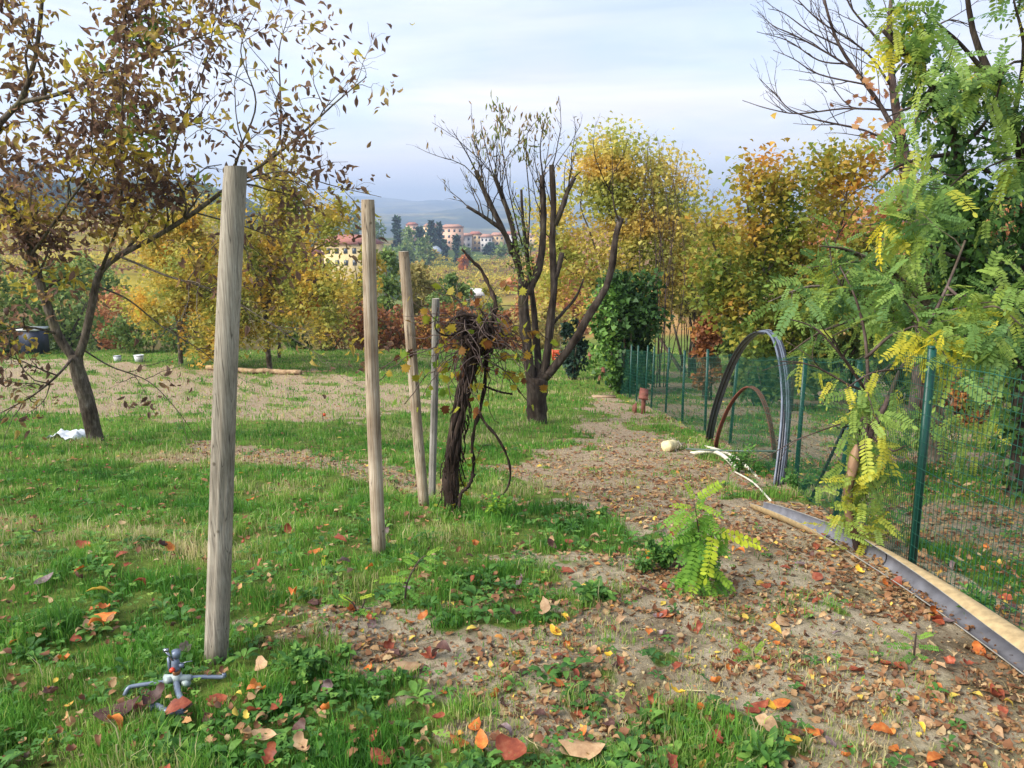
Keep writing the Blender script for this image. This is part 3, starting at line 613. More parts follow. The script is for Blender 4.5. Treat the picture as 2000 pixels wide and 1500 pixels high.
# ---- pollarded fruit tree in the middle
def pollard():
    r = np.random.default_rng(52); B = G(1048, 826); y0 = B[1]
    root = empty('pollarded_tree', B, 'hard pruned dark tree with sawn limb stubs and thin shoots in mid lawn', 'tree')
    b = MB(); an = []; no = []
    t = np.vstack([[B + [0, 0, -.2]], tr([(1049, 826), (1048, 800), (1048, 765), (1050, 738)], y0)]); C = curve(t, 14)
    b.tube(C, np.array([.21, .19, .165, .16, .155, .152, .15, .15, .15, .155, .16, .16, .15, .14, .13])[:len(C)] if len(C) <= 15 else np.linspace(.18, .14, len(C)), 18, wob=.085, rng=r)
    L = [([(1040, 755), (1032, 700), (1026, 640), (1022, 590), (1022, 548)], .085, .075),
         ([(1022, 560), (1012, 520), (988, 460), (960, 405), (940, 360), (929, 333)], .05, .03),
         ([(1018, 540), (1008, 490), (1000, 440), (984, 392), (965, 342)], .046, .03),
         ([(1000, 495), (985, 455, -.1), (955, 430, -.2), (912, 403, -.3)], .042, .022),
         ([(1030, 575), (1052, 525), (1060, 470), (1061, 400), (1058, 342)], .06, .04),
         ([(1052, 752), (1050, 690, .15), (1046, 640, .2), (1040, 580, .2), (1032, 520, .2), (1022, 440, .2), (1018, 370, .2)], .062, .018),
         ([(1060, 750), (1070, 680), (1077, 610), (1082, 550), (1078, 470), (1081, 400), (1077, 322)], .068, .036),
         ([(1084, 440), (1098, 405), (1108, 375), (1122, 346)], .042, .03), ([(1122, 346), (1134, 335)], .012, .007),
         ([(1082, 548), (1092, 520), (1098, 493)], .045, .04),
         ([(1062, 740), (1092, 707, -.1), (1128, 655, -.15), (1160, 600, -.2), (1184, 560, -.2), (1196, 515, -.2), (1202, 465, -.2), (1213, 425, -.2)], .068, .04),
         ([(1211, 440, -.2), (1200, 405, -.3), (1196, 380, -.3), (1186, 368, -.3)], .014, .006),
         ([(1072, 640, .1), (1100, 610, .2), (1125, 580, .3), (1140, 545, .3)], .03, .012),
         ([(925, 640), (1000, 680)], .004, .004)]
    for pts, a, c in L[:-1]:
        Cc = curve(tr(pts, y0), 16); b.tube(Cc, np.linspace(a, c, len(Cc)), 11, wob=.11, rng=r)
    M = [L[i][0] for i in (1, 2, 3, 4, 5, 6, 7, 11)]
    shoots = []
    for i, m in enumerate(M):
        q = tr(m, y0)
        for k in range([8, 8, 5, 5, 6, 4, 3, 3][i]):
            t_ = r.uniform(.35, 1) ** .6; j = min(int(t_ * (len(q) - 1)), len(q) - 2); f = t_ * (len(q) - 1) - j; p = q[j] * (1 - f) + q[j + 1] * f
            side = np.array([r.normal(-.16 if i < 4 else .0, .27), r.normal(0, .3), 1.0]); side = nrm(side)
            Ln = r.uniform(.5, 1.35) if i not in (2,) else r.uniform(.4, .9); path = [p]; d = side
            for _ in range(6): d = nrm(d + r.standard_normal(3) * .17 + [0, 0, .04]); path.append(path[-1] + d * Ln / 6)
            grow(b, r, np.array(path), .009, .0025, [{}, dict(n=9, len=.3, ang=.75, r=.004, bias=(0, 0, .3), seg=3, sides=3)] , 1, an, sides=4)
    for pts in ([(1020, 480, -.1), (1000, 400, -.2), (985, 320, -.2), (978, 260, -.2), (975, 215, -.2)], [(1030, 500, .1), (1035, 400, .1), (1028, 320, .1), (1030, 260, .1), (1050, 235, .1)],
                [(985, 395, 0), (960, 330, -.2), (945, 270, -.2), (938, 235, -.2)], [(930, 335), (912, 300, -.1), (890, 265, -.1), (882, 252, -.1)], [(1060, 345), (1055, 290), (1062, 245), (1068, 225)]):
        grow(b, r, curve(tr(pts, y0), 10), .012, .003, [{}, dict(n=5, len=.3, ang=.6, r=.004, bias=(0, 0, .2), seg=3, sides=3)], 1, None, sides=5)
    b.build('trunk', M_barkdark, root, smooth=True)
    b = MB(); LT = [leaf_shape(1, .26, c, .8, 3, .4, .1, k) for k, c in enumerate((.8, -.6, .3))]
    tops = np.array([P(975, 235, y0 - .2), P(980, 260, y0 - .2), P(942, 255, y0 - .2), P(947, 275, y0 - .2), P(1032, 235, y0 + .1), P(1030, 290, y0 + .1), P(1025, 270, y0 + .1), P(1055, 240, y0), P(1066, 240, y0), P(1022, 295, y0 + .1), P(968, 215, y0 - .2), P(985, 225, y0 - .2)])
    k = r.integers(0, len(tops), 230); p = tops[k] + r.standard_normal((230, 3)) * [.075, .08, .11]
    d = nrm(r.standard_normal((230, 3)) * .35 + [0, 0, -1]); w = r.integers(0, 3, 230)
    for i in range(3): q = w == i; scatter(b, LT[i], p[q], d[q], r.standard_normal((q.sum(), 3)), .13 * r.uniform(.6, 1.1, q.sum()), np.clip(r.normal(.35, .25, q.sum()), 0, 1))
    leaves_on(b, LT, r, an, 130, .10, droop=-.8, spread=.03, rndf=lambda p, r: r.uniform(0, .6, len(p)))
    b.build('leaves', M_oliveleaf, root, smooth=True)
    b = MB()   # moss and small green shoots in the crotch
    c = np.array([P(1008, 520, y0 - .1), P(1018, 480, y0 - .1), P(1015, 500, y0 - .1), P(1030, 530, y0 - .1), P(1012, 440, y0 - .1)])
    k = r.integers(0, 5, 260); p = c[k] + r.standard_normal((260, 3)) * [.08, .1, .12]
    scatter(b, T_SIMPLE, p, nrm(r.standard_normal((260, 3)) + [0, 0, .2]), r.standard_normal((260, 3)), .07 * r.uniform(.5, 1.2, 260), r.uniform(.45, 1, 260))
    b.build('green_shoots', M_oliveleaf, root)['kind'] = 'stuff'
    return root
M_oliveleaf = leafmat('olive_leaves', [(0, '#8a6a48'), (.3, '#9a8a5a'), (.6, '#7c8644'), (1, '#5f7a30')], trans=.35)
pollard()

# ---- old vine stump with its tangle
M_vinebark = barkmat('shaggy_vine_bark', '#1f1815', '#3f332c', '#6a5b50', 35, .08, 1.2, .02)
M_grapeleaf = leafmat('grape_leaves', [(0, '#4d2f20'), (.25, '#7a4a24'), (.45, '#a5852c'), (.7, '#9a9a30'), (1, '#6c8a2c')], trans=.5, varscale=25)
def vine():
    r = np.random.default_rng(61); B = G(882, 1000); y0 = B[1]
    root = empty('old_vine', B, 'gnarled dead grapevine stump with peeling dark bark and hanging yellow leaves', 'vine')
    b = MB()
    base = [(880, 1010), (880, 940), (884, 880), (897, 810), (912, 750), (924, 700), (935, 660), (948, 635)]
    core = curve(tr(base, y0), 40); 
    b.tube(core, .038 + .010 * np.sin(np.linspace(0, 9, len(core))), 12, wob=.12, rng=r)
    for k in range(7):      # twisted strands of bark round the core
        ph = k * 2 * math.pi / 7; t = np.linspace(0, 1, len(core)); rad = .033 + .010 * np.sin(t * 11 + k)
        off = np.stack([np.cos(ph + t * 3.4) * rad, np.sin(ph + t * 3.4) * rad, 0 * t], -1)
        b.tube(core + off, .012 + .008 * r.random(len(core)), 7, wob=.15, rng=r)
    for k in range(150):     # shaggy strips of loose bark
        i = int(r.integers(0, len(core))); a = r.uniform(0, 6.28); o = np.array([math.cos(a), math.sin(a), 0]); p = core[i] + o * r.uniform(.045, .062); L_ = r.uniform(.05, .16)
        b.tube([p, p + o * .012 + [0, 0, -L_ * .5], p + o * r.uniform(-.005, .03) + [r.normal(0, .012), 0, -L_]], r.uniform(.0015, .005), 4)
    # burr / head
    for k in range(18):
        c = P(930 + r.normal(0, 11), 655 + r.normal(0, 14), y0 + r.normal(0, .05)); a = r.uniform(0, 6.28, 3); q = [c]
        for i in range(7): q.append(q[-1] + .04 * np.array([math.cos(a[0] + i * .9), math.sin(a[1] + i * .7) * .6, math.sin(a[2] + i * .9)]))
        b.tube(curve(q, 18), .011, 6, wob=.1, rng=r)
    for pts, a, c in [([(945, 640), (938, 622, -.05), (910, 615, -.08), (885, 622, -.1), (868, 640, -.1)], .014, .006),
                      ([(948, 640), (950, 690, .05), (948, 740, .08), (938, 800, .05), (928, 830), (922, 870), (925, 905), (922, 930)], .015, .009),
                      ([(936, 805), (950, 830), (972, 855), (990, 890), (997, 925), (990, 955), (972, 980), (955, 1010)], .010, .006),
                      ([(925, 925), (915, 950, -.05), (900, 965, -.1), (897, 1000, -.1)], .013, .01),
                      ([(950, 655), (962, 625, 0), (968, 595, 0), (958, 565, .05), (940, 528, .1), (918, 505, .1), (902, 486, .1)], .018, .008),
                      ([(958, 600), (975, 640, -.1), (985, 655, -.1), (1000, 650, -.1)], .008, .004),
                      ([(955, 680, 0), (958, 640, 0), (935, 600, 0)], .01, .005), ([(900, 650), (870, 655, -.1), (850, 640, -.2), (855, 600, -.2)], .007, .003),
                      ([(1000, 770, .3), (975, 765, .2), (948, 755, .05)], .007, .007)]:
        Cc = curve(tr(pts, y0), 24); b.tube(Cc, np.linspace(a, c, len(Cc)) * (1 + .22 * np.sin(np.arange(len(Cc)) * 1.9)), 7, wob=.18, rng=r)
    b.build('stump', M_vinebark, root, smooth=True)
    b = MB(); an = []
    for k in range(80):
        s = P(r.uniform(900, 965), r.uniform(615, 700), y0 + r.normal(0, .06)); d = nrm(r.standard_normal(3) * [1, .7, .8] + [r.choice([-.5, .5]), 0, .1]); q = [s]
        for i in range(9): d = nrm(d + r.standard_normal(3) * .35 + [0, 0, -.13]); q.append(q[-1] + d * r.uniform(.04, .07))
        b.tube(np.array(q), np.linspace(.004, .0018, 10), 4); an += [(*q[i], *nrm(q[i] - q[i - 1]), 1) for i in range(3, 10)]
    for px0, py0, px1, py1 in [(900, 690, 745, 720), (905, 700, 790, 790), (940, 690, 1020, 720), (945, 700, 1080, 740), (950, 720, 1040, 800), (890, 680, 720, 760), (930, 620, 1010, 560), (950, 660, 1070, 660), (920, 930, 960, 870)]:
        q = curve([P(px0, py0, y0), P((px0 + px1) / 2, (py0 + py1) / 2 - 25, y0 + r.normal(0, .1)), P(px1, py1, y0 + r.normal(0, .15))], 12); q[:, 2] += r.normal(0, .01, len(q))
        b.tube(q, .003, 4); an += [(*q[i], *nrm(q[i] - q[i - 1]), 2) for i in range(4, len(q))] * 3
    b.build('tendrils', M_twig, root)
    b = MB()
    leaves_on(b, T_MAPLE, r, an, 175, .07, droop=-.9, spread=.035, upj=1.2, rndf=lambda p, r: np.clip(r.normal(.55, .25, len(p)), 0, 1))
    c = tr([(890, 960), (905, 940), (880, 985), (930, 900)], y0); k = r.integers(0, 4, 60)
    scatter(b, T_MAPLE, c[k] + r.standard_normal((60, 3)) * .05, nrm(r.standard_normal((60, 3)) + [0, 0, -.4]), r.standard_normal((60, 3)), .045 * r.uniform(.6, 1.2, 60), r.uniform(.5, 1, 60))
    b.build('leaves', M_grapeleaf, root)
vine()

# ---------------------------------------------------------------- green wire fence
M_green = plain('green_coated_steel', '#0c4236', .4, 0, .5, .12, 30)
M_wire = plain('green_wire', '#1d5243', .45, 0, .4, .2, 10)
M_black = plain('dark_iron', '#1c1d20', .5, .3, .5, .2, 40)
def lean(base, top, r=.019):
    b = MB(); a = top - base; L_ = np.linalg.norm(a); z = a / L_; x = nrm(np.cross([0, 1, 0], z)); y = np.cross(z, x); R = np.stack([x, y, z], 1)
    c = (base + top) / 2
    b.box(c + y * -.012, (.035, .006, L_), R); b.box(c + y * .0115, (.006, .028, L_ - .004), R)
    b.tube([top + z * .0, top + z * .012], [.019, .016], 8)
    return b
def fence():
    r = np.random.default_rng(71)
    px = [((1768, 1118), (1808, 680)), ((1622, 1012), (1666, 790)), ((1530, 952), (1549, 705)), ((1462, 868), (1480, 684)), ((1380, 850), (1386, 684)), ((1325, 826), (1330, 686)),
          ((1298, 808), (1306, 680)), ((1270, 797), (1277, 678)), ((1256, 790), (1262, 676)), ((1244, 784), (1248, 676)), ((1228, 778), (1232, 674)), ((1210, 770), (1213, 670)), ((1198, 762), (1200, 668)), ((1186, 752), (1188, 664))]
    P_ = []
    for (bx, by), (tx, ty) in px:
        B = G(bx, by); P_.append((B, P(tx, ty, B[1])))
    # the run continues past the right edge of the photo
    B0 = P_[0][0]; B1 = np.array([B0[0] + .12, 2.2, H(B0[0] + .12, 2.2)]); P_ = [(B1, B1 + [0.02, 0, 1.2])] + P_
    # even out the line: a real fence runs in one sweep
    ys = np.array([p[0][1] for p in P_]); xs = np.array([p[0][0] for p in P_]); cf = np.polyfit(ys, xs, 3); fx = np.polyval(cf, ys)
    Q = []
    for i, (B, T) in enumerate(P_):
        dx = (fx[i] - B[0]) * (.8 if i > 2 else .2); h = T[2] - B[2]; h = np.clip(h, 1.05, 1.3)
        nb = np.array([B[0] + dx, B[1], 0]); nb[2] = H(nb[0], nb[1]) - .1
        Q.append((nb, np.array([T[0] + dx, T[1], nb[2] + .1 + h])))
    root = empty('garden_fence', Q[1][0], 'green wire mesh fence on green metal posts running downhill on the right', 'fence')
    for i, (B, T) in enumerate(Q): lean(B, T).build('post', M_green, root)
    for i in range(len(Q) - 1):
        (A, At), (Bq, Bt) = Q[i], Q[i + 1]; Ln = np.linalg.norm(Bq[:2] - A[:2]); b = MB()
        hh = 1.08; off = np.array([-.028, 0, 0]); sag = .02
        sp = .028 if A[1] < 9 else .045; n = max(3, int(Ln / sp)); wr_ = .0015 if A[1] < 9 else .0022
        tt = np.linspace(0.0, 1, n); gx = A[0] + (Bq[0] - A[0]) * tt; gy = A[1] + (Bq[1] - A[1]) * tt; gz = H(gx, gy)
        lx = (At[0] - A[0]) * (1 - tt) + (Bt[0] - Bq[0]) * tt
        for k in range(n): b.tube([[gx[k] + off[0], gy[k], gz[k] + .02], [gx[k] + off[0] + lx[k] * .95, gy[k], gz[k] + hh]], wr_, 3, cap=False)
        m = max(4, n // 6); ii = np.linspace(0, n - 1, m).astype(int)
        for hk in np.arange(.03, hh + .01, .065):
            s = hk / hh; z = gz[ii] + hk - sag * np.sin(tt[ii] * math.pi) * s; thick = wr_ * (1.5 if abs(hk % .52) < .07 else .9)
            b.tube(np.stack([gx[ii] + off[0] + lx[ii] * s, gy[ii], z], -1), thick, 3, cap=False)
        b.build('wire_mesh', M_wire, root)
    b = MB(); Bx = G(1580, 978); b.tube([Bx + [0, 0, -.03], P(1652, 828, Q[2][0][1] + .0)], .012, 6); b.build('brace', M_black, root)
    return Q
FQ = fence()

# ---------------------------------------------------------------- hooped pipes
M_pipe = plain('grey_plastic_pipe', '#5d6471', .35, .0, .6, .3, 8)
M_pipeb = plain('black_plastic_pipe', '#23242a', .4, .0, .5, .3, 8)
M_rust = plain('rust_brown_pipe', '#6a3d30', .6, 0, .3, .3, 12)
def hoops():
    pts = [(1385, 872, 9.2), (1394, 820, 8.9), (1412, 760, 8.6), (1436, 702, 8.2), (1462, 664, 7.8), (1490, 648, 7.4), (1513, 662, 7.05), (1527, 710, 6.75), (1533, 780, 6.45), (1529, 860, 6.2), (1518, 950, 6.02)]
    C = curve([P(a, c, y) for a, c, y in pts], 60)
    C[0, 2] = H(C[0, 0], C[0, 1]) - .03; C[-1, 2] = H(C[-1, 0], C[-1, 1]) - .03
    root = empty('pipe_bundle', C[-1], 'tall hoop of bundled grey and black plastic pipes bent against the green fence', 'pipes')
    T = nrm(np.gradient(C, axis=0)); X = nrm(np.cross(T, [0, 1.0, 0.0])); Lt = np.cross(X, T); r = np.random.default_rng(81)
    k = 0
    for row in range(2):
        for c in range(4):
            o = (c - 1.5) * .0235; q = C + np.array([1, 0, 0]) * (o * .9) + X * (row * .022) + Lt * (o * .35)
            q = q + T * 0; w = .004 * np.sin(np.linspace(0, 7, len(q)) + k)[:, None] * Lt
            b = MB(); b.tube(q + w, .0105, 8); b.build('pipe', M_pipe if (c + row) % 3 != 1 else M_pipeb, root, smooth=True); k += 1
    for i in (14, 30, 41, 48, 54):
        if i < len(C):
            b = MB(); a = np.linspace(0, 2 * math.pi, 15); q = C[i] + X[i] * .011 + np.cos(a)[:, None] * np.array([1, 0, 0]) * .055 + np.sin(a)[:, None] * X[i] * .03
            b.tube(q, .004, 5, cap=False); b.build('tie_wire', M_black, root)
    pts = [(1398, 866, 8.6), (1410, 826, 8.5), (1430, 785, 8.3), (1456, 757, 8.05), (1478, 762, 7.8), (1494, 790, 7.6), (1505, 830, 7.5), (1512, 875, 7.45)]
    C = curve([P(a, c, y) for a, c, y in pts], 40); C[0, 2] = H(C[0, 0], C[0, 1]) - .03
    C = np.vstack([C, [C[-1][0] + .01, C[-1][1], H(C[-1][0], C[-1][1]) - .03]])
    root = empty('pipe_hoop', C[0], 'small hoop of rusty brown pipes standing inside the tall grey hoop', 'pipes')
    for o in (-.02, 0, .02):
        b = MB(); b.tube(C + [o, o * .6, 0], .0085, 8); b.build('pipe', M_rust, root, smooth=True)
hoops()

# ---------------------------------------------------------------- split pipe trough lying on the path
M_tan = plain('tan_weathered_pipe', '#a28c66', .75, 0, .3, .22, 35, .25)
M_inside = plain('grey_pipe_lining', '#6b6b70', .5, 0, .5, .3, 14, .1)
M_rim = plain('pale_worn_rim', '#85827a', .8, 0, .3, .25, 40)
def trough():
    A = P(1478, 996, 5.05); Bq = np.array([1.93, 1.85, H(1.93, 1.85)]); A[2] = H(A[0], A[1])
    n = 60; t = np.linspace(0, 1, n); r0, r1 = .052, .070; C = A + (Bq - A) * t[:, None]; C[:, 0] += .02 * np.sin(t * math.pi); rad = r0 + (r1 - r0) * t
    C[:, 2] = np.polyval(np.polyfit(C[:, 1], H(C[:, 0], C[:, 1]), 2), C[:, 1]) + rad * .9
    T = nrm(np.gradient(C, axis=0)); S_ = nrm(np.cross(T, [0, 0, 1.0])); 
    if S_[0][0] < 0: S_ = -S_
    U = nrm(np.cross(S_, T)); U = U * np.sign(U[:, 2:3])
    root = empty('split_pipe_trough', (A + Bq) / 2, 'long tan pipe split open as a trough with a grey inside lying beside the fence', 'trough')
    slot = np.radians(np.interp(t, [0, .26, .45, .72, 1], [94, 106, 156, 188, 198]))   # where the opening faces: 90 up, 180 left
    half = np.radians(np.interp(t, [0, .26, .45, .72, 1], [80, 74, 58, 48, 44]))
    m = 30; u = np.linspace(0, 1, m); ang = slot[:, None] + half[:, None] + u[None] * (2 * math.pi - 2 * half[:, None])
    def surf(dr): return C[:, None] + (rad[:, None, None] + dr) * (np.cos(ang)[..., None] * S_[:, None] + np.sin(ang)[..., None] * U[:, None])
    i, j = np.meshgrid(np.arange(n - 1), np.arange(m - 1), indexing='ij'); q = np.stack([i * m + j, i * m + j + 1, (i + 1) * m + j + 1, (i + 1) * m + j], -1).reshape(-1, 4)
    O = surf(0); I = surf(-.006)
    b = MB(); b.add(O, q); b.build('outer_wall', M_tan, root, smooth=True)
    b = MB(); b.add(I, q[:, ::-1]); b.build('inner_lining', M_inside, root, smooth=True)
    b = MB()
    for e in (0, m - 1): b.tube((O[:, e] + I[:, e]) / 2, .003, 6)
    b.tube((O[0] + I[0]) / 2, .004, 6); b.tube((O[-1] + I[-1]) / 2, .004, 6); b.build('rim', M_rim, root)
    b = MB(); k = 27; b.tube(surf(-.009)[k], .0025, 5); b.tube(surf(.002)[k], .0025, 5); b.build('joint', M_black, root)
trough()

# ---------------------------------------------------------------- poles, log and small things by the path
M_white = plain('chalky_white_paint', '#c3bda9', .7, 0, .3, .2, 25, .2)
M_logend = plain('pale_cut_log', '#d0c294', .8, 0, .2, .2, 30, .2)
def stick(name, px, rad, mat, label, cat, group=None, lift=0.0, n=20, wob=.05, parent=None, sides=8):
    q = []
    for a, c in px: q.append(G(a, c))
    C = curve(q, n) if len(q) > 2 else curve([q[0], (q[0] + q[1]) / 2, q[1]], n)
    C[:, 2] = np.maximum(C[:, 2], H(C[:, 0], C[:, 1])) + rad + lift
    if name == 'wooden_pole':
        tl = np.linspace(0, 1, len(C)); C[:, 2] = np.polyval(np.polyfit(tl, C[:, 2], 1), tl) + .008; wob = .012
    b = MB(); b.tube(C, rad * (1 + wob * np.sin(np.arange(len(C)) * 1.3)), sides, wob=wob, rng=np.random.default_rng(int(px[0][0])))
    o = b.build(name, mat, parent, smooth=True, org=C[0] if parent is None else None)
    if parent is None: tag(o, label, cat, group)
    return C
stick('wooden_pole', [(1345, 882), (1400, 898), (1452, 922)], .022, M_white, 'thick white pole lying on the ground below the pipe hoop', 'pole', 'white poles on the path edge')
stick('wooden_pole', [(1372, 868), (1405, 888), (1440, 908), (1495, 942)], .016, M_white, 'longer white pole crossing behind the thick one toward the hoop foot', 'pole', 'white poles on the path edge')
stick('wooden_pole', [(1432, 922), (1470, 948), (1505, 982)], .008, M_white, 'thin white rod pointing at the far end of the trough', 'pole', 'white poles on the path edge')
def log():
    A = G(1300, 882); Bq = G(1345, 874); d = nrm(Bq - A); A = A + [0, 0, .06]; Bq = A + d * .30; Bq[2] = H(Bq[0], Bq[1]) + .055
    root = empty('cut_log', A, 'short pale cut log lying at the left end of the grey rod', 'log')
    b = MB(); C = curve([A, (A + Bq) / 2, Bq], 12); b.tube(C, [.058, .064, .066, .064, .062, .063, .064, .062, .06, .057, .052, .046, .04][:len(C)], 16, wob=.04, rng=np.random.default_rng(3)); b.build('log_body', M_logend, root, smooth=True)
    b = MB(); r = np.random.default_rng(4)
    for k in range(30): p = Bq - d * r.uniform(.0, .16) + r.standard_normal(3) * .03; b.tube([p, p + r.standard_normal(3) * .05], .004, 3)
    b.build('frayed_bark', M_endgrain, root)
    q0 = P(1340, 877, A[1] - .1); q1 = P(1545, 881, 7.3); b = MB(); b.tube(curve([q0, (q0 + q1) / 2 + [0, 0, -.01], q1], 14), .011, 8)
    tag(b.build('metal_rod', plain('dull_green_rod', '#4d5a50', .5, .2), None, True, org=q0), 'straight grey green rod resting level between the log and the fence', 'rod')
log()
M_redwood = plain('red_brown_stained_wood', '#7f5040', .7, 0, .3, .2, 30, .2)
M_redroof = plain('red_painted_cap', '#86503f', .6, 0, .3, .2, 30)
def marker(bpx, tpx, wpx, label, stub=None):
    B = G(*bpx); Tp = P(tpx[0], tpx[1], B[1]); h = Tp[2] - B[2]; w = wpx / F * B[1]
    root = empty('wooden_marker', B, label, 'marker post', 'red brown marker posts along the path')
    b = MB(); b.box(B + [0, 0, h * .42 - .03], (w * .5, w * .4, h * .84 + .06)); b.build('marker_post', M_redwood, root)
    b = MB(); z = B[2] + h; x = B[0]; y = B[1]; dpt = w * 1.5
    V = [[x - w * .62, y - dpt * .5, z - h * .26], [x + w * .62, y - dpt * .5, z - h * .2], [x + w * .1, y + dpt * .5, z], [x + w * .75, y + dpt * .5, z - h * .02]]
    V = [[x - w * .8, y - dpt / 2, z - h * .26], [x + w * .42, y - dpt / 2, z - h * .32], [x + w * .75, y + dpt / 2, z - h * .03], [x - w * .4, y + dpt / 2, z + h * .04]]
    V2 = [[a, c, d - .03] for a, c, d in V]; b.faces(V + V2, [[0, 1, 2, 3], [7, 6, 5, 4], [0, 4, 5, 1], [1, 5, 6, 2], [2, 6, 7, 3], [3, 7, 4, 0]]); b.build('sloping_cap', M_redroof, root)
    b = MB(); b.box([x, y, z - h * .235], (w * .8, w * .8, h * .22)); b.build('head_block', M_redwood, root)
marker((1256, 808), (1254, 761), 15, 'nearest red brown wooden marker with a sloping cap at the path edge')
marker((1178, 742), (1179, 718), 8, 'smaller red brown wooden marker farther down the path')
marker((1152, 706), (1152, 689), 6, 'pale far marker post at the end of the path')
def stub(px, py, wpx, hpx, label):
    B = G(px, py); w = wpx / F * B[1]; h = hpx / F * B[1] * 1.03; b = MB()
    V = [[-w / 2, -w / 2, -.05], [w / 2, -w / 2, -.05], [w / 2, w / 2, -.05], [-w / 2, w / 2, -.05], [-w / 2, -w / 2, h * .7], [w / 2, -w / 2, h], [w / 2, w / 2, h], [-w / 2, w / 2, h * .7]]
    b.faces(np.array(V) + B, [[0, 3, 2, 1], [4, 5, 6, 7], [0, 1, 5, 4], [1, 2, 6, 5], [2, 3, 7, 6], [3, 0, 4, 7]])
    tag(b.build('wooden_stub', M_redwood, None, org=B), label, 'stub', 'short stubs beside the markers')
stub(1239, 806, 8, 20, 'short dark red wooden stub beside the nearest marker'); stub(1171, 742, 5, 11, 'tiny brown wooden stub beside the farther marker')
b = MB(); A_, B_ = G(1158, 777), G(1200, 776); c = (A_ + B_) / 2; b.box(c + [0, 0, .025], (np.linalg.norm(B_ - A_), .16, .035)); tag(b.build('plank', plain('pale_plank', '#9a8268', .8, 0, .2, .2), None, org=c), 'pale plank lying across the far path', 'plank')
M_logtan = barkmat('peeled_log', '#8a7054', '#af9474', '#c2aa8a', 10, 1, .3)
stick('long_log', [(405, 722), (500, 730), (588, 733)], .075, M_logtan, 'long tan peeled log lying in the field behind the nearest post', 'log', wob=.02)
b = MB(); A_ = G(588, 730); stick('thin_branch', [(590, 727), (640, 727)], .02, M_logtan, 'thin dry branch lying at the right end of the long log', 'branch')
# cloth, buckets, flags
def cloth():
    c = G(132, 857); r = np.random.default_rng(9); n, m = 22, 12; X, Y = np.meshgrid(np.linspace(-.25, .25, n), np.linspace(-.22, .22, m)); nn = SN(91, .16, 3); n5 = SN(92, .5, 2)
    rr = 1 + .25 * n5(X, Y); Xw = (X * rr + c[0]); Yw = Y * rr + c[1]; Z = H(Xw, Yw) + .07 + .035 * nn(X, Y) - .25 * (np.abs(X) / .25) ** 4 * .2
    i, j = np.meshgrid(np.arange(m - 1), np.arange(n - 1), indexing='ij'); q = np.stack([i * n + j, i * n + j + 1, (i + 1) * n + j + 1, (i + 1) * n + j], -1).reshape(-1, 4)
    b = MB(); V = np.stack([Xw, Yw, Z], -1).reshape(-1, 3); b.add(V, q); b.add(V - [0, 0, .006], q[:, ::-1])
    tag(b.build('cloth', plain('white_plastic_sheet', '#c9ced0', .5, 0, .4, .1), None, True, org=c), 'crumpled white plastic cloth on the grass beside the walnut trunk', 'cloth')
cloth()
M_bucket = plain('white_bucket', '#c4c6c6', .4)
for (px, py, w, lab) in ((230, 706, 15, 'white bucket at the field edge, left of the pair'), (272, 707, 18, 'white bucket at the field edge, right of the pair')):
    c = G(px, py); w_ = w / F * c[1] / 2; root = empty('bucket', c, lab, 'bucket', 'white buckets at the field edge')
    b = MB(); b.tube([c + [0, 0, 0], c + [0, 0, w_ * 1.5]], [w_ * .8, w_], 16); b.build('bucket_body', M_bucket, root, smooth=False)
    b = MB(); a = np.linspace(0, 2 * math.pi, 17); b.tube(c + np.stack([np.cos(a) * w_ * 1.03, np.sin(a) * w_ * 1.03, 0 * a + w_ * 1.5], -1), w_ * .07, 5, cap=False); b.build('rim', M_black if px < 250 else M_bucket, root)
M_orange = plain('orange_plastic', '#c4512a', .5)
for (px, py, lab) in ((631, 822, 'tiny orange marker flag in the grass behind the second post'), (336, 712, 'tiny orange marker flag at the far field edge')):
    c = G(px, py); root = empty('marker_flag', c, lab, 'flag', 'small orange marker flags')
    b = MB(); b.tube([c, c + [0, 0, .13]], .006, 5); b.build('flag_stick', M_black, root)
    b = MB(); b.box(c + [.02, 0, .10], (.05, .008, .05)); b.build('flag_sheet', M_orange, root)
def crate():
    c = G(1092, 703); s = 26 / F * c[1]; root = empty('plastic_crate', c, 'open orange plastic crate on the lawn behind the pollarded tree', 'crate')
    b = MB(); t = .015; h = s * .75
    b.box(c + [0, 0, t / 2], (s, s * .7, t))
    for k in range(4):
        z = c[2] + t + h * (.12 + .24 * k)
        for sg in (-1, 1): b.box([c[0], c[1] + sg * s * .35, z], (s, t, h * .15)); b.box([c[0] + sg * (s / 2 - t / 2), c[1], z + .002], (t, s * .7 - 2 * t, h * .15))
    b.build('crate_side', M_orange, root)
    for sx in (-1, 1):
        for sy in (-1, 1): b = MB(); b.box([c[0] + sx * (s / 2 + .006), c[1] + sy * (s * .35 + .006), c[2] + h / 2 + .01], (.03, .03, h)); b.build('corner', M_orange, root)
crate()
def skip():
    c = G(70, 690); root = empty('storage_box', c, 'dark blue box with a white lid half hidden behind the walnut tree', 'box')
    s = c[1] / F; b = MB(); b.box(c + [-.0, 0, 24 * s], (36 * s, 36 * s, 46 * s)); b.build('box_body', plain('dark_blue_tarp', '#262b3c', .5, 0, .4, .2), root)
    b = MB(); r = np.random.default_rng(2)
    b.box(c + [-1 * s, 0, 49.2 * s], (41 * s, 40 * s, 4 * s), rnd=.3); b.build('lid', M_bucket, root)
skip()

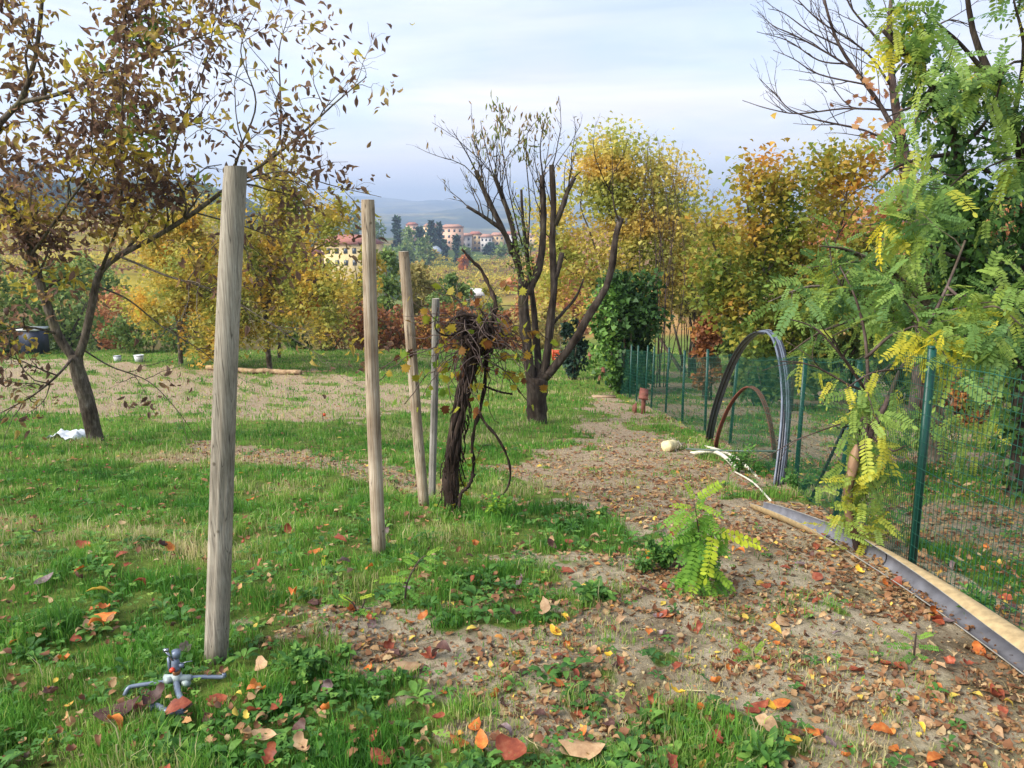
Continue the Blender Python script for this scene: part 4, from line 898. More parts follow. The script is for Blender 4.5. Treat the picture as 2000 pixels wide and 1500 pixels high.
# ---------------------------------------------------------------- sprinkler on its grey tripod
M_spr = plain('grey_painted_metal', '#6d7786', .4, .2, .5, .12, 60)
M_sprl = plain('pale_grey_plastic', '#8f9a96', .5, 0, .4, .15, 60)
M_chrome = plain('bright_steel', '#9a9da3', .25, .9, .5, .1)
M_or2 = plain('orange_nozzle', '#d4472c', .4); M_brass = plain('brown_brass_collar', '#8a5a30', .45, .3)
def sprinkler():
    c = G(346, 1352); y = c[1]
    root = empty('garden_sprinkler', c, 'small grey tripod lawn sprinkler with an orange nozzle in the grass beside the nearest post', 'sprinkler')
    hub = P(346, 1326, y)
    b = MB(); b.tube([hub + [0, 0, -.01], hub + [0, 0, .02]], [.019, .017], 14); b.tube([hub + [-.045, 0, .005], hub + [.05, 0, .004]], .0115, 12); b.build('hub', M_sprl, root)
    def leg(pp, rr=.0075):
        C = curve([P(a, d, y + e) for a, d, e in pp], 22); b = MB(); b.tube(C, rr, 8); b.build('leg', M_spr, root, smooth=True); return C
    leg([(340, 1330, 0), (310, 1333, -.01), (262, 1340, -.03), (250, 1345, -.04), (243, 1358, -.05)])
    leg([(360, 1324, 0), (400, 1322, .02), (435, 1322, .03), (438, 1316, .03)])
    leg([(344, 1332, -.01), (348, 1352, -.07), (358, 1376, -.13), (360, 1388, -.15), (345, 1393, -.17), (325, 1389, -.16), (305, 1378, -.13), (292, 1384, -.14)], .0105)
    for (a, d) in ((330, 1328), (364, 1335)):
        q = P(a, d, y - .012); b = MB(); b.tube([q + [-.006, -.012, .004], q + [.006, .008, -.004]], [.0125, .0125], 8); b.build('cap', M_sprl, root)
    b = MB(); b.tube([hub + [0, 0, .02], hub + [0, 0, .034]], [.013, .015], 10); b.build('collar', M_brass, root)
    z = hub + [0, 0, .034]
    b = MB(); b.tube([z, z + [0, 0, .012], z + [0, 0, .03], z + [0, 0, .05]], [.012, .016, .014, .011], 12); b.box(z + [-.022, 0, .025], (.008, .012, .05)); b.box(z + [.02, 0, .02], (.016, .014, .012)); b.build('rotor_body', M_spr, root)
    b = MB(); b.tube([z + [-.004, -.014, .012], z + [-.006, -.026, .014]], [.009, .0075], 10); b.build('nozzle', M_or2, root)
    b = MB(); b.tube([z + [.004, 0, .05], z + [.006, 0, .075]], [.0135, .0155], 14); b.build('top_cup', M_spr, root)
    b = MB(); b.tube([z + [-.004, -.01, .045], z + [-.022, -.014, .082]], .005, 8); b.box(z + [-.022, -.014, .086], (.016, .01, .01)); b.tube([z + [.02, 0, .028], z + [.055, .01, .03]], .0018, 5); b.build('swing_arm', M_chrome, root)
sprinkler()

# ---------------------------------------------------------------- trees with traced limbs
def tree(name, label, cat, base, limbs, spec, y0, leaf, n, size, mat, bark, seed, trunk_r=.1, droop=-.3, spread=.08, rndf=None, extra=None, partname='crown', lev=None, group=None, sides=8, upj=.6, filt=None, sx=None, warp=None):
    r = np.random.default_rng(seed); B = np.array(base, float)
    root = empty(name, B, label, cat, group); b = MB(); an = []
    for L in limbs:
        if warp: L = ([(warp[0] + (p[0] - warp[0]) * warp[1], warp[2] - (warp[2] - p[1]) * warp[3], *p[2:]) for p in L[0]], *L[1:])
        pts, a, c = L[0], L[1] * (.7 if y0 > 12 else 1), L[2] * (.7 if y0 > 12 else 1); tm = L[3] if len(L) > 3 else .15
        q = tr(pts, y0)
        if len(L) > 4: q = np.vstack([[B + [0, 0, -.1]], q])
        grow(b, r, q, a, c, spec, 0, an, n0=16, sides=sides if a > .03 else 5, tmin=tm)
    b.build('trunk', bark, root, smooth=True)
    if filt is not None: an = [q for q in an if filt(q)]
    if n:
        b = MB(); leaves_on(b, leaf, r, an, n, size, droop=droop, spread=spread, rndf=rndf, lev=lev, upj=upj, sx=sx); b.build(partname, mat, root)
    if extra: extra(root, r, an)
    return root, an
def pxof(p):
    p = np.atleast_2d(p); d = p[:, 1] * cP - (p[:, 2] - 1.6) * sP
    return 1000 + F * p[:, 0] / d, 750 - F * ((p[:, 2] - 1.6) * cP + p[:, 1] * sP) / d
M_yel = leafmat('yellow_leaves', [(0, '#8c9648'), (.35, '#aca84c'), (.7, '#c9b04c'), (1, '#d6a844')], trans=.55, varscale=6)
M_maple = leafmat('autumn_maple_leaves', [(0, '#6d8438'), (.3, '#96993c'), (.6, '#b8a244'), (.85, '#c89c42'), (1, '#c68c40')], trans=.5, varscale=6)
M_poplar = leafmat('olive_yellow_leaves', [(0, '#aeb45c'), (.35, '#c8c268'), (.7, '#dfc86c'), (1, '#e0c068')], trans=.6, varscale=6)
M_locust = leafmat('locust_leaves', [(0, '#557848'), (.3, '#76964a'), (.62, '#94a84a'), (.8, '#c4bf42'), (1, '#dcc83a')], trans=.5, gloss=.3, varscale=15)
M_ivy = leafmat('ivy_leaves', [(0, '#2a4422'), (.5, '#42642a'), (.85, '#648a38'), (1, '#8aa84a')], trans=.2, gloss=.25, rough=.55, varscale=10)
M_brownl = leafmat('brown_hedge_leaves', [(0, '#6e4632'), (.4, '#905c3a'), (.75, '#a8743e'), (1, '#b59748')], trans=.35, varscale=6)
M_greenl = leafmat('dull_green_leaves', [(0, '#51683a'), (.4, '#6f8846'), (.8, '#94a254'), (1, '#b5ae60')], trans=.4, varscale=5)
M_orangel = leafmat('orange_leaves', [(0, '#a35a2c'), (.5, '#c87a2c'), (1, '#d29a3a')], trans=.45, varscale=6)
M_peach = leafmat('faded_orange_leaves', [(0, '#a06a48'), (.5, '#c08458'), (1, '#c9a06a')], trans=.4, varscale=4)
M_beige = leafmat('beige_olive_leaves', [(0, '#808048'), (.5, '#ab9c5a'), (1, '#c8ae6c')], trans=.5, varscale=6)
M_blueg = leafmat('blue_green_needles', [(0, '#1f3330'), (.5, '#2f4a3a'), (1, '#476347')], trans=.1, varscale=1)
M_olive = leafmat('silver_olive_leaves', [(0, '#4a5f4a'), (.5, '#6c8068'), (1, '#8c9c80')], trans=.25, varscale=5)
def gb(px, py_or_none, y): 
    p = P(px, 700, y); return np.array([p[0], y, H(p[0], y)])
spt = [dict(n=2.2, len=1.5, ang=.7, bias=(0, 0, .35), r=.03, wig=.16, seg=5, sides=4), dict(n=3.6, len=.75, ang=.75, bias=(0, 0, .25), r=.012, wig=.2, seg=4, sides=3)]
# golden orchard trees beyond the field
def colf(mean, sd, seed, sc=1.2, amp=.25):
    g = SN(seed, sc, 3)
    return lambda p, r: np.clip(mean + amp * g(p[:, 0] + .3 * p[:, 1], p[:, 2]) + r.normal(0, sd, len(p)), 0, 1)
yt = G(527, 722)[1]
tree('golden_orchard_tree', 'golden leaved orchard tree with a pale trunk just right of the nearest post', 'tree', G(527, 722),
     [([(524, 690), (520, 650), (518, 600)], .13, .1, .5, 1), ([(518, 610), (500, 540, -.5), (470, 470, -.8), (440, 430, -1)], .07, .02), ([(518, 600), (530, 520), (535, 430), (545, 352)], .07, .012),
      ([(518, 600), (560, 540, -.4), (610, 490, -.8), (650, 470, -1)], .06, .015), ([(520, 640), (580, 600, -.8), (640, 570, -1.2), (680, 560, -1.5)], .05, .015), ([(520, 640), (460, 600, -.8), (400, 570, -1.2), (350, 560, -1.4)], .05, .015),
      ([(520, 650), (570, 640, -1), (620, 650, -1.3)], .04, .012), ([(520, 650), (470, 650, -1), (420, 660, -1.3)], .04, .012), ([(518, 600), (560, 470, .6), (590, 400, .8)], .05, .012)],
     spt, yt, T_MAP6, 15000, .14, M_yel, M_bark, 101, droop=-.4, spread=.26, rndf=colf(.45, .16, 201))
tree('yellow_orchard_tree', 'broad yellow orchard tree behind the nearest post on its left side', 'tree', gb(352, 0, yt + 1.5),
     [([(352, 680), (350, 640)], .12, .1, .6, 1), ([(350, 645), (330, 560), (310, 500), (300, 460)], .06, .015), ([(350, 645), (380, 560), (390, 500), (385, 440)], .06, .015), ([(350, 650), (420, 600), (450, 560)], .05, .015), ([(350, 655), (300, 620), (265, 600)], .05, .015), ([(350, 660), (400, 660, -1), (440, 670, -1)], .04, .012), ([(350, 655), (360, 540, 1), (420, 470, 1)], .05, .015)],
     spt, yt + 1.5, T_MAP6, 12000, .14, M_yel, M_bark, 102, droop=-.4, spread=.26, rndf=colf(.62, .15, 202))
tree('orange_tree', 'bright orange leaved small tree glowing behind the golden orchard tree', 'tree', gb(545, 0, yt + 3.5),
     [([(545, 640), (545, 600)], .09, .07, .6, 1), ([(545, 600), (525, 550), (520, 510)], .05, .012), ([(545, 600), (565, 560), (575, 530)], .05, .012), ([(545, 610), (590, 590), (600, 570)], .04, .012)],
     spt, yt + 3.5, T_MAP6, 2200, .20, M_orangel, M_bark, 103, spread=.15)
# poplar-like yellow tree behind the pollard
tree('yellow_poplar_tree', 'tall airy yellow tree directly behind the right limb of the pollarded tree', 'tree', gb(1225, 0, 20),
     [([(1225, 640), (1228, 560), (1232, 480), (1232, 400), (1225, 320), (1215, 258)], .14, .012, .25, 1), ([(1230, 560), (1275, 500), (1290, 430), (1310, 360), (1325, 300)], .06, .01), ([(1230, 540), (1180, 470), (1160, 400), (1145, 330), (1165, 265)], .05, .01),
      ([(1232, 470), (1265, 390), (1270, 320), (1265, 268)], .04, .01), ([(1230, 580), (1150, 520), (1110, 450), (1095, 390)], .05, .01), ([(1230, 580), (1310, 530), (1350, 470), (1370, 400)], .05, .01), ([(1232, 440), (1195, 360), (1185, 290), (1192, 250)], .03, .008),
      ([(1228, 600), (1150, 590), (1100, 560)], .04, .012), ([(1228, 600), (1300, 590), (1340, 570)], .04, .012)],
     [dict(n=3.2, len=1.3, ang=.55, bias=(0, 0, .6), r=.012, wig=.12, seg=5, sides=4), dict(n=4.0, len=.6, ang=.6, bias=(0, 0, .4), r=.008, seg=4, sides=3)], 20, T_MAP6, 22000, .115, M_poplar, M_bark, 104, warp=(1225, 1.15, 640, .80), droop=-.2, spread=.30, rndf=colf(.45, .2, 203, 1.5, .35))
def bare_shrub(name, label, cat, base, y0, n, top, spreadpx, seed, r0=.012, mat=None, sub=5):
    r = np.random.default_rng(seed); root = empty(name, base, label, cat); b = MB()
    for k in range(n):
        px = base_px = top[0] + r.normal(0, spreadpx[0]); t = P(top[0] + r.normal(0, spreadpx[1]), top[1] + abs(r.normal(0, spreadpx[2])), y0 + r.normal(0, .4)); s = np.array(base) + r.standard_normal(3) * [.15, .15, 0]
        m = (s + t) / 2 + r.standard_normal(3) * [.2, .2, .1] - [(t[0] - s[0]) * .15, 0, 0]
        grow(b, r, curve([s, m, t], 10), r0, .003, [{}, dict(n=sub, len=.7, ang=.5, bias=(0, 0, .6), r=.006, seg=3, sides=3)], 1, None, sides=4)
    b.build('stems', mat or M_twig, root); return root
bare_shrub('bare_tree', 'thin leafless grey stems rising through the yellow tree on its right', 'tree', gb(1290, 0, 19), 19, 11, (1290, 268), (10, 26, 30), 105, .014, None, 6)
bare_shrub('bare_tree', 'fine leafless stems between the yellow tree and the orange maple', 'tree', gb(1345, 0, 21), 21, 9, (1350, 330), (10, 22, 30), 106, .014, None, 6)
# clumpy crowns for shrubs and far trees
def lumps(b, r, base, h, w, n, size, shape='round', T=T_MAP6, zlow=.12, colf_=None, flat=.3, depth=None, K=None):
    depth = depth or w * .8; K = K or 26
    t = r.uniform(zlow, 1, K); a = r.uniform(0, 2 * math.pi, K)
    if shape == 'cone': rad = (1 - t) * .92 + .05
    elif shape == 'column': rad = np.clip(np.sin(math.pi * np.clip(t, .06, .97)) ** .35, .15, 1)
    elif shape == 'flat': rad = np.ones(K)
    else: rad = np.sqrt(np.clip(1 - (2 * (t - zlow) / (1 - zlow) - 1) ** 2, .06, 1)) 
    q = r.uniform(.35, 1, K) if shape == 'round' else r.uniform(.1, .95, K)
    if shape == 'flat': cx = r.uniform(-.5, .5, K) * w * .92; cy = r.uniform(-.5, .5, K) * depth
    else: cx = np.cos(a) * rad * q * w / 2 * .8; cy = np.sin(a) * rad * q * depth / 2 * .8
    cz = t * h * .95; lr = (w if shape != 'flat' else h) * r.uniform(.10, .24, K) * (rad * .7 + .3)
    if shape == 'flat': lr = h * r.uniform(.16, .3, K)
    k = r.integers(0, K, n); u = nrm(r.standard_normal((n, 3))); rr = r.random(n) ** .4
    p = np.stack([cx[k], cy[k], cz[k]], -1) + u * (rr * lr[k])[:, None]; p[:, 2] = np.maximum(p[:, 2], .03)
    cr = r.normal(0, .14, K)[k]
    p = p + base; d = nrm(u * .6 + r.standard_normal((n, 3)) * .6 + [0, 0, -.15])
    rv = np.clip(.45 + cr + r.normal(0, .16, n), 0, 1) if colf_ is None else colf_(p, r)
    scatter(b, T, p, d, nrm(r.standard_normal((n, 3)) * .7 + [0, 0, flat] + u * .5), size * r.uniform(.6, 1.3, n), rv)
def shrub(name, label, cat, px, y, hpx, wpx, n, size, mat, seed, shape='round', trunk=True, T=T_MAP6, colf_=None, zlow=.1, group=None, top=None, K=None, barkm=None, depth=None):
    r = np.random.default_rng(seed); B = gb(px, 0, y); s = y / F
    h = (P(px, top, y)[2] - B[2]) if top is not None else hpx * s
    root = empty(name, B, label, cat, group)
    b = MB(); w = wpx * s
    if shape in ('round', 'flat'):
        for k in range(7 if shape == 'round' else 14):
            e = B + [r.uniform(-.4, .4) * w, r.uniform(-.3, .3) * w * .6, h * r.uniform(.5, .9)]; s0 = B + ([0, 0, 0] if shape == 'round' else [e[0] - B[0] + r.normal(0, .1), 0, 0]) + r.standard_normal(3) * [.08, .08, 0]
            b.tube(curve([s0 - [0, 0, .2], (s0 + e) / 2 + r.standard_normal(3) * .1 * h, e], 8), np.linspace(max(.02, h * .014), .008, len(curve([s0, s0, e], 8))), 5)
    else: b.tube([B - [0, 0, .3], B + [0, 0, h * .5], B + [0, 0, h * .97]], [h * .018, h * .012, h * .002], 7)
    so_ = b.build('trunk' if trunk else 'stems', barkm or M_bark, root)
    if shape == 'flat': so_.name = 'stems'; so_['kind'] = 'stuff'
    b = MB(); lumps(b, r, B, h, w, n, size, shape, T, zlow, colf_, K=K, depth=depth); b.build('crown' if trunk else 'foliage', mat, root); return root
# ivy-wrapped stump tree at the head of the fence
r = np.random.default_rng(111)
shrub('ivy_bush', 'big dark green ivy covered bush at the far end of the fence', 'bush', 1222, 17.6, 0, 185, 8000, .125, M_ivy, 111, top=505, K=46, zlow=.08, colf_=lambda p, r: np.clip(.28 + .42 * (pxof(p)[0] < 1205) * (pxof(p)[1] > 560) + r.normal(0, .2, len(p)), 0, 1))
shrub('laurel_bush', 'low dark blue green bush left of the ivy bush behind the lawn', 'bush', 1118, 21, 0, 70, 1500, .12, M_blueg, 112, top=622)
# maple
tree('orange_maple_tree', 'bushy maple turning orange over green standing behind the pipe hoop', 'tree', gb(1545, 0, 13.5),
     [([(1548, 700), (1545, 640), (1540, 580)], .13, .1, .4, 1), ([(1540, 590), (1500, 500), (1480, 400), (1470, 310), (1482, 248)], .06, .01), ([(1540, 590), (1545, 480), (1540, 380), (1525, 262)], .06, .01), ([(1545, 580), (1600, 480), (1630, 380), (1640, 300), (1645, 280)], .06, .01),
      ([(1540, 610), (1460, 540), (1420, 450), (1398, 370)], .05, .01), ([(1545, 600), (1630, 530), (1680, 440), (1700, 370)], .05, .01), ([(1540, 630), (1440, 600), (1385, 550)], .045, .012), ([(1545, 620), (1620, 600), (1680, 560)], .04, .012), ([(1545, 600), (1580, 430, .8), (1600, 330, 1)], .05, .01), ([(1545, 600), (1510, 450, 1), (1420, 390, 1)], .05, .01)],
     [dict(n=2.8, len=1.05, ang=.6, bias=(0, 0, .5), r=.018, wig=.14, seg=5, sides=4), dict(n=5, len=.5, ang=.7, bias=(0, 0, .25), r=.007, seg=4, sides=3)], 13.5, T_MAP6, 17000, .105, M_maple, M_bark, 121, warp=(1545, 1.15, 700, .82), droop=-.5, spread=.20,
     rndf=lambda p, r: np.clip(.42 + (420 - pxof(p)[1]) / 800 + .25 * SN(205, 1.3, 3)(p[:, 0], p[:, 2]) + r.normal(0, .14, len(p)), 0, 1))
# leafy mid distance masses on the right
for i, (px, y, w, top, n, s, m, lab) in enumerate([
    (1350, 23, 190, 410, 3600, .18, M_beige, 'tall beige and olive thicket between the yellow tree and the maple'),
    (1440, 19, 150, 470, 2600, .16, M_greenl, 'green shrubby tree under the left side of the maple'),
    (1385, 16, 80, 600, 1500, .11, M_brownl, 'small brown leaved bush behind the middle of the fence'),
    (1620, 16, 240, 520, 4200, .15, M_greenl, 'dark green thicket behind the tall pipe hoop'),
    (1790, 15, 260, 480, 4200, .15, M_greenl, 'dense green thicket right of the hoop behind the locust trees'),
    (1960, 13, 220, 470, 3800, .14, M_greenl, 'dense green thicket at the right edge of the garden beyond'),
    (1500, 14.5, 130, 655, 2000, .12, M_greenl, 'low dark undergrowth seen through the pipe hoop'),
    (1900, 11, 110, 720, 1300, .10, M_brownl, 'low heap of brown leafy brush beyond the near fence post'),
    (1700, 38, 330, 405, 3600, .40, M_peach, 'large faded orange tree crown far behind the locust trees'),
    (1930, 34, 280, 400, 2800, .38, M_peach, 'second faded orange crown far off at the right edge'),
    (1090, 60, 190, 470, 2600, .42, M_peach, 'round orange tree on the slope behind the pollarded tree'),
    (1012, 52, 50, 585, 700, .28, M_peach, 'small peach coloured tree left of the pollarded trunk')]):
    shrub('thicket' if m is not M_peach else 'autumn_tree', lab, 'thicket' if m is not M_peach else 'tree', px, y, 0, w, n, s, m, 130 + i, top=top, K=34, zlow=.42 if i == 0 else .1, group='thickets beyond the fence' if m is not M_peach else 'faded orange trees')
# left and middle shrubs beyond the lawn
for i, (nm, px, y, w, top, n, s, m, sh, lab) in enumerate([
    ('hedge', 790, 33, 330, 598, 5200, .17, M_brownl, 'flat', 'long red brown autumn hedge closing off the far lawn'),
    ('shrub', 640, 31, 120, 560, 2400, .16, M_beige, 'round', 'golden brown shrub at the left end of the red brown hedge'),
    ('shrub', 330, 30, 230, 622, 3400, .15, M_greenl, 'flat', 'low dark green shrub row under the yellow orchard tree'),
    ('shrub', 120, 31, 260, 520, 3600, .18, M_greenl, 'round', 'wide green shrub behind the walnut trunk'),
    ('shrub', 10, 30, 180, 500, 2400, .18, M_greenl, 'round', 'green shrub at the left edge behind the blue box'),
    ('shrub', 235, 34, 120, 560, 1400, .18, M_peach, 'round', 'patch of salmon orange shrub between the walnut and the yellow tree'),
    ('dark_tree', 760, 42, 86, 480, 2600, .24, M_greenl, 'column', 'dark green upright tree right of the second post'),
    ('shrub', 825, 44, 120, 505, 2600, .26, M_beige, 'round', 'olive brown tree behind the leaning third post'),
    ('shrub', 885, 40, 110, 535, 2600, .22, M_greenl, 'round', 'rounded grey green tree behind the grey stake'),
    ('shrub', 720, 38, 90, 470, 1800, .22, M_yel, 'round', 'yellow green tree just right of the second post top'),
    ('olive_tree', 917, 60, 50, 548, 900, .26, M_olive, 'round', 'small silver grey olive tree above the white shed'),
    ('shrub', 950, 55, 42, 556, 700, .26, M_yel, 'round', 'small yellow tree right of the white shed'),
    ('shrub', 968, 46, 60, 575, 900, .22, M_greenl, 'round', 'green bush between the vine top and the pollard'),
    ('shrub', 860, 35, 120, 600, 1500, .18, M_beige, 'round', 'drab autumn bush behind the grey stake foot'),
    ('shrub', 985, 34, 90, 610, 1400, .17, M_brownl, 'round', 'rusty bush directly behind the pollarded trunk'),
    ('shrub', 1060, 33, 130, 600, 1900, .17, M_beige, 'round', 'pale olive bush just right of the pollarded trunk'),
    ('shrub', 580, 36, 170, 480, 2600, .22, M_greenl, 'round', 'green tree filling the gap behind the golden orchard tree'),
    ('shrub', 190, 50, 200, 500, 2400, .32, M_greenl, 'round', 'blue green distant shrub seen through the walnut branches')]):
    shrub(nm, lab, {'hedge': 'hedge', 'shrub': 'shrub', 'dark_tree': 'tree', 'olive_tree': 'tree'}[nm], px, y, 0, w, n, s, m, 160 + i, shape=sh, top=top, K=34 if sh != 'flat' else 70, zlow=.08 if sh != 'flat' else .05, trunk=nm != 'hedge', depth=1.6 if sh == 'flat' else None)

# ---------------------------------------------------------------- the leafless tree upper right
tree('bare_branched_tree', 'leafless tree spreading fine dark branches against the sky upper right', 'tree', gb(1800, 0, 11),
     [([(1800, 700), (1790, 500), (1772, 350), (1762, 285), (1752, 230), (1742, 150), (1735, 60), (1748, -60)], .13, .02, .45, 1),
      ([(1762, 290), (1725, 215), (1680, 150), (1640, 90), (1615, 20), (1600, -60)], .035, .012), ([(1745, 215), (1650, 212), (1560, 222), (1500, 212), (1450, 196)], .016, .004),
      ([(1765, 290), (1690, 255), (1600, 235), (1545, 215), (1515, 185), (1483, 153)], .018, .004), ([(1668, 135), (1610, 100), (1550, 68), (1510, 50), (1480, 22)], .016, .004), ([(1690, 165), (1600, 145), (1550, 115), (1510, 98)], .013, .004),
      ([(1660, 125), (1600, 118), (1540, 80), (1478, 62)], .013, .004), ([(1640, 90), (1580, 60), (1530, 25), (1500, 17)], .012, .004), ([(1735, 100), (1700, 60), (1660, 10), (1640, -50)], .02, .008), ([(1740, 150), (1800, 80), (1850, 40), (1900, 50)], .02, .006),
      ([(1760, 290), (1850, 230), (1800, 215), (1880, 240)], .012, .004), ([(1742, 170), (1690, 100), (1600, 40), (1540, -20)], .018, .006), ([(1615, 180), (1590, 160), (1560, 155)], .006, .003)],
     [dict(n=3.0, len=.9, ang=.6, bias=(-.1, 0, .25), r=.008, wig=.12, bend=(0, 0, .06), seg=5, sides=4), dict(n=6, len=.25, ang=.8, bias=(0, 0, .3), r=.004, rmin=.002, seg=3, sides=3)], 11, T_MAPLE, 130, .11, M_peach, M_twig, 141, droop=-.8, partname='last_leaves', filt=lambda q: pxof(np.array(q[:3]))[0][0] > 1640 and pxof(np.array(q[:3]))[1][0] > 150)

# ---------------------------------------------------------------- black locusts over the fence
def ivy_on(root, r, paths, n, size, rad):
    b = MB(); P_ = np.vstack([curve(q, 40) for q in paths]); k = r.integers(0, len(P_), n); u = nrm(r.standard_normal((n, 3)))
    g = .6 + .5 * r.random(n); lump = 1 + .7 * SN(301, .5, 2)(P_[k][:, 2], P_[k][:, 0])
    p = P_[k] + u * (rad * g * np.clip(lump, .3, 2))[:, None]
    scatter(b, T_MAP6, p, nrm(r.standard_normal((n, 3)) * .5 + [0, 0, -.8]), nrm(u + r.standard_normal((n, 3)) * .3), size * r.uniform(.6, 1.25, n), np.clip(.35 + r.normal(0, .22, n), 0, 1)); b.build('ivy', M_ivy, root)
spl = [dict(n=2.6, len=.85, ang=.8, bias=(-.1, -.1, .12), r=.012, wig=.16, bend=(0, 0, -.04), seg=5, sides=4), dict(n=4.2, len=.34, ang=.7, bias=(0, 0, .05), r=.005, bend=(0, 0, -.05), seg=3, sides=3)]
def locol(yf, seed):
    g = SN(seed, .55, 3)
    def f(p, r):
        px, py = pxof(p); base = .30 + .24 * g(p[:, 0] * 1.2, p[:, 2] + .4 * p[:, 1]) + r.normal(0, .09, len(p)); yl = yf(px, py); return np.clip(base + yl, 0, 1)
    return f
def upcut(q):
    px, py = pxof(np.array(q[:3])); return not (px[0] < 1840 and py[0] < 540 - (px[0] - 1573) * .95)
def nohoop(q, lim=1575):
    px, py = pxof(np.array(q[:3])); return not (px[0] < lim and py[0] > 600)
T7P = [[(1990, 1045, 0), (1988, 900, 0), (1992, 760, 0), (1975, 640, 0), (1935, 520, 0), (1890, 400, .1), (1868, 320, .1), (1900, 300, .1)], [(1895, 400, .1), (1880, 300, .1), (1840, 200, 0), (1790, 130, -.1), (1720, 60, -.2)], [(1975, 640, 0), (2010, 450, .2), (1990, 280, .2), (1940, 160, .2), (1900, 60, .2), (1880, -80, .2)]]
def t7(root, r, an):
    ivy_on(root, r, [tr(q, 5.35) for q in ([(1998, 1020), (1995, 800), (1990, 650), (2005, 500), (1995, 330)], [(1945, 560), (1900, 480), (1872, 420), (1862, 370), (1868, 290), (1842, 205), (1792, 135)], [(1880, 640), (1870, 560), (1890, 470)], [(1960, 620), (1880, 560), (1900, 380)])], 4600, .06, .15)
tree('ivy_clad_locust_tree', 'locust tree wrapped in dark ivy at the right edge with hanging fronds', 'tree', gb(1990, 0, 5.4),
     [([(1990, 950, 0), (1992, 760, 0), (1975, 640, 0), (1935, 520, 0), (1892, 400, .1), (1868, 290, .1), (1840, 200, 0), (1790, 130, -.1), (1725, 60, -.2)], .07, .012, .4, 1), ([(1975, 640), (2010, 450, .2), (1990, 280, .2), (1940, 160, .2), (1900, 60, .2), (1880, -80, .2)], .05, .012, .3),
      ([(1935, 520), (1860, 500, -.3), (1820, 480, -.4), (1770, 470, -.5)], .018, .004), ([(1868, 300), (1800, 310, -.3), (1745, 330, -.5), (1700, 370, -.6)], .016, .004), ([(2000, 420, .2), (1950, 350, -.2), (1900, 330, -.5), (1850, 370, -.7)], .016, .004),
      ([(1990, 280), (2040, 180), (2060, 80)], .03, .008), ([(1868, 300, 0), (1930, 230, -.3), (1960, 140, -.4)], .016, .004), ([(1840, 200), (1780, 210, -.3), (1730, 230, -.4)], .014, .004), ([(1940, 160, .2), (1870, 80, .1), (1800, 20, 0)], .018, .005), ([(1980, 240, .2), (2000, 100, -.1), (1980, 0, -.2)], .02, .006),
      ([(1985, 620), (1960, 560, -.4), (1900, 600, -.6), (1850, 640, -.7)], .014, .004)],
     spl, 5.4, T_FR, 760, .24, M_locust, M_barkdark, 145, droop=-.55, spread=.05, rndf=locol(lambda px, py: np.where(py < 330, .12, .0) + np.where((px < 1800) & (py < 330), .08, 0), 211), extra=t7, lev=1, upj=.5, filt=lambda q: not (pxof(np.array(q[:3]))[0][0] < 1700 and pxof(np.array(q[:3]))[1][0] > 120) and not (pxof(np.array(q[:3]))[1][0] > 330 and r.random() < .55))
def stub8(root, r, an):
    y = G(1690, 1078)[1]; C = curve(tr([(1690, 1078), (1664, 1030), (1656, 970), (1666, 905), (1673, 868)], y), 18)
    b = MB(); b.tube(C, np.linspace(.017, .026, len(C)) * np.concatenate([np.ones(len(C) - 3), [.9, .6, .2]]), 9, wob=.1, rng=r); b.build('broken_stem', barkmat('reddish_bark', '#6a4c3c', '#977860', '#bca68e', 16, .2), root, smooth=True)
    b = MB(); C = C + [0, 0, 0]; p = C[r.integers(3, 13, 90)] + r.standard_normal((90, 3)) * [.07, .05, .05] + [.03, -.02, .0]
    scatter(b, T_FR[0], p, nrm(r.standard_normal((90, 3)) * [1, .6, .5] + [.15, -.2, -.1]), nrm(r.standard_normal((90, 3)) * .4 + [0, -.5, 1]), .15 * r.uniform(.6, 1.1, 90), r.uniform(.5, .84, 90)); b.build('low_sprouts', M_locust, root)
y8 = G(1690, 1078)[1]
tree('locust_sapling_tree', 'young locust growing through the fence with yellow drooping fronds and a broken stem', 'tree', G(1690, 1078),
     [([(1660, 1000), (1665, 920), (1700, 850, .1), (1730, 790, .2), (1760, 720, .2), (1810, 640, .2), (1850, 560, .3), (1885, 470, .4)], .022, .006, .2, 1), ([(1665, 930), (1690, 860, .3), (1695, 760, .4), (1690, 660, .5), (1670, 580, .6), (1640, 520, .7)], .016, .004),
      ([(1690, 760, .4), (1640, 690, .3), (1590, 640, .3), (1530, 620, .3)], .01, .003), ([(1700, 850, .1), (1740, 880, -.1), (1770, 870, -.2)], .008, .003), ([(1690, 700, .4), (1750, 650, .3), (1800, 660, .2), (1850, 700, .1)], .01, .003), ([(1760, 720, .2), (1700, 730, 0), (1650, 760, -.1)], .008, .003),
      ([(1700, 800, .2), (1670, 850, .1), (1720, 930, 0)], .008, .003), ([(1850, 560, .3), (1900, 600, .2), (1950, 600, .1), (2000, 640, 0)], .009, .003)],
     spl, y8, T_FR, 420, .19, M_locust, M_twig, 146, droop=-.6, spread=.04, rndf=locol(lambda px, py: np.where((py > 640) & (px < 1800) & (px > 1590), .32, .10), 212), extra=stub8, lev=1, filt=lambda q: nohoop(q, 1620) and upcut(q) and not (pxof(np.array(q[:3]))[0][0] < 1665 and pxof(np.array(q[:3]))[1][0] > 800))
y9 = 7.2
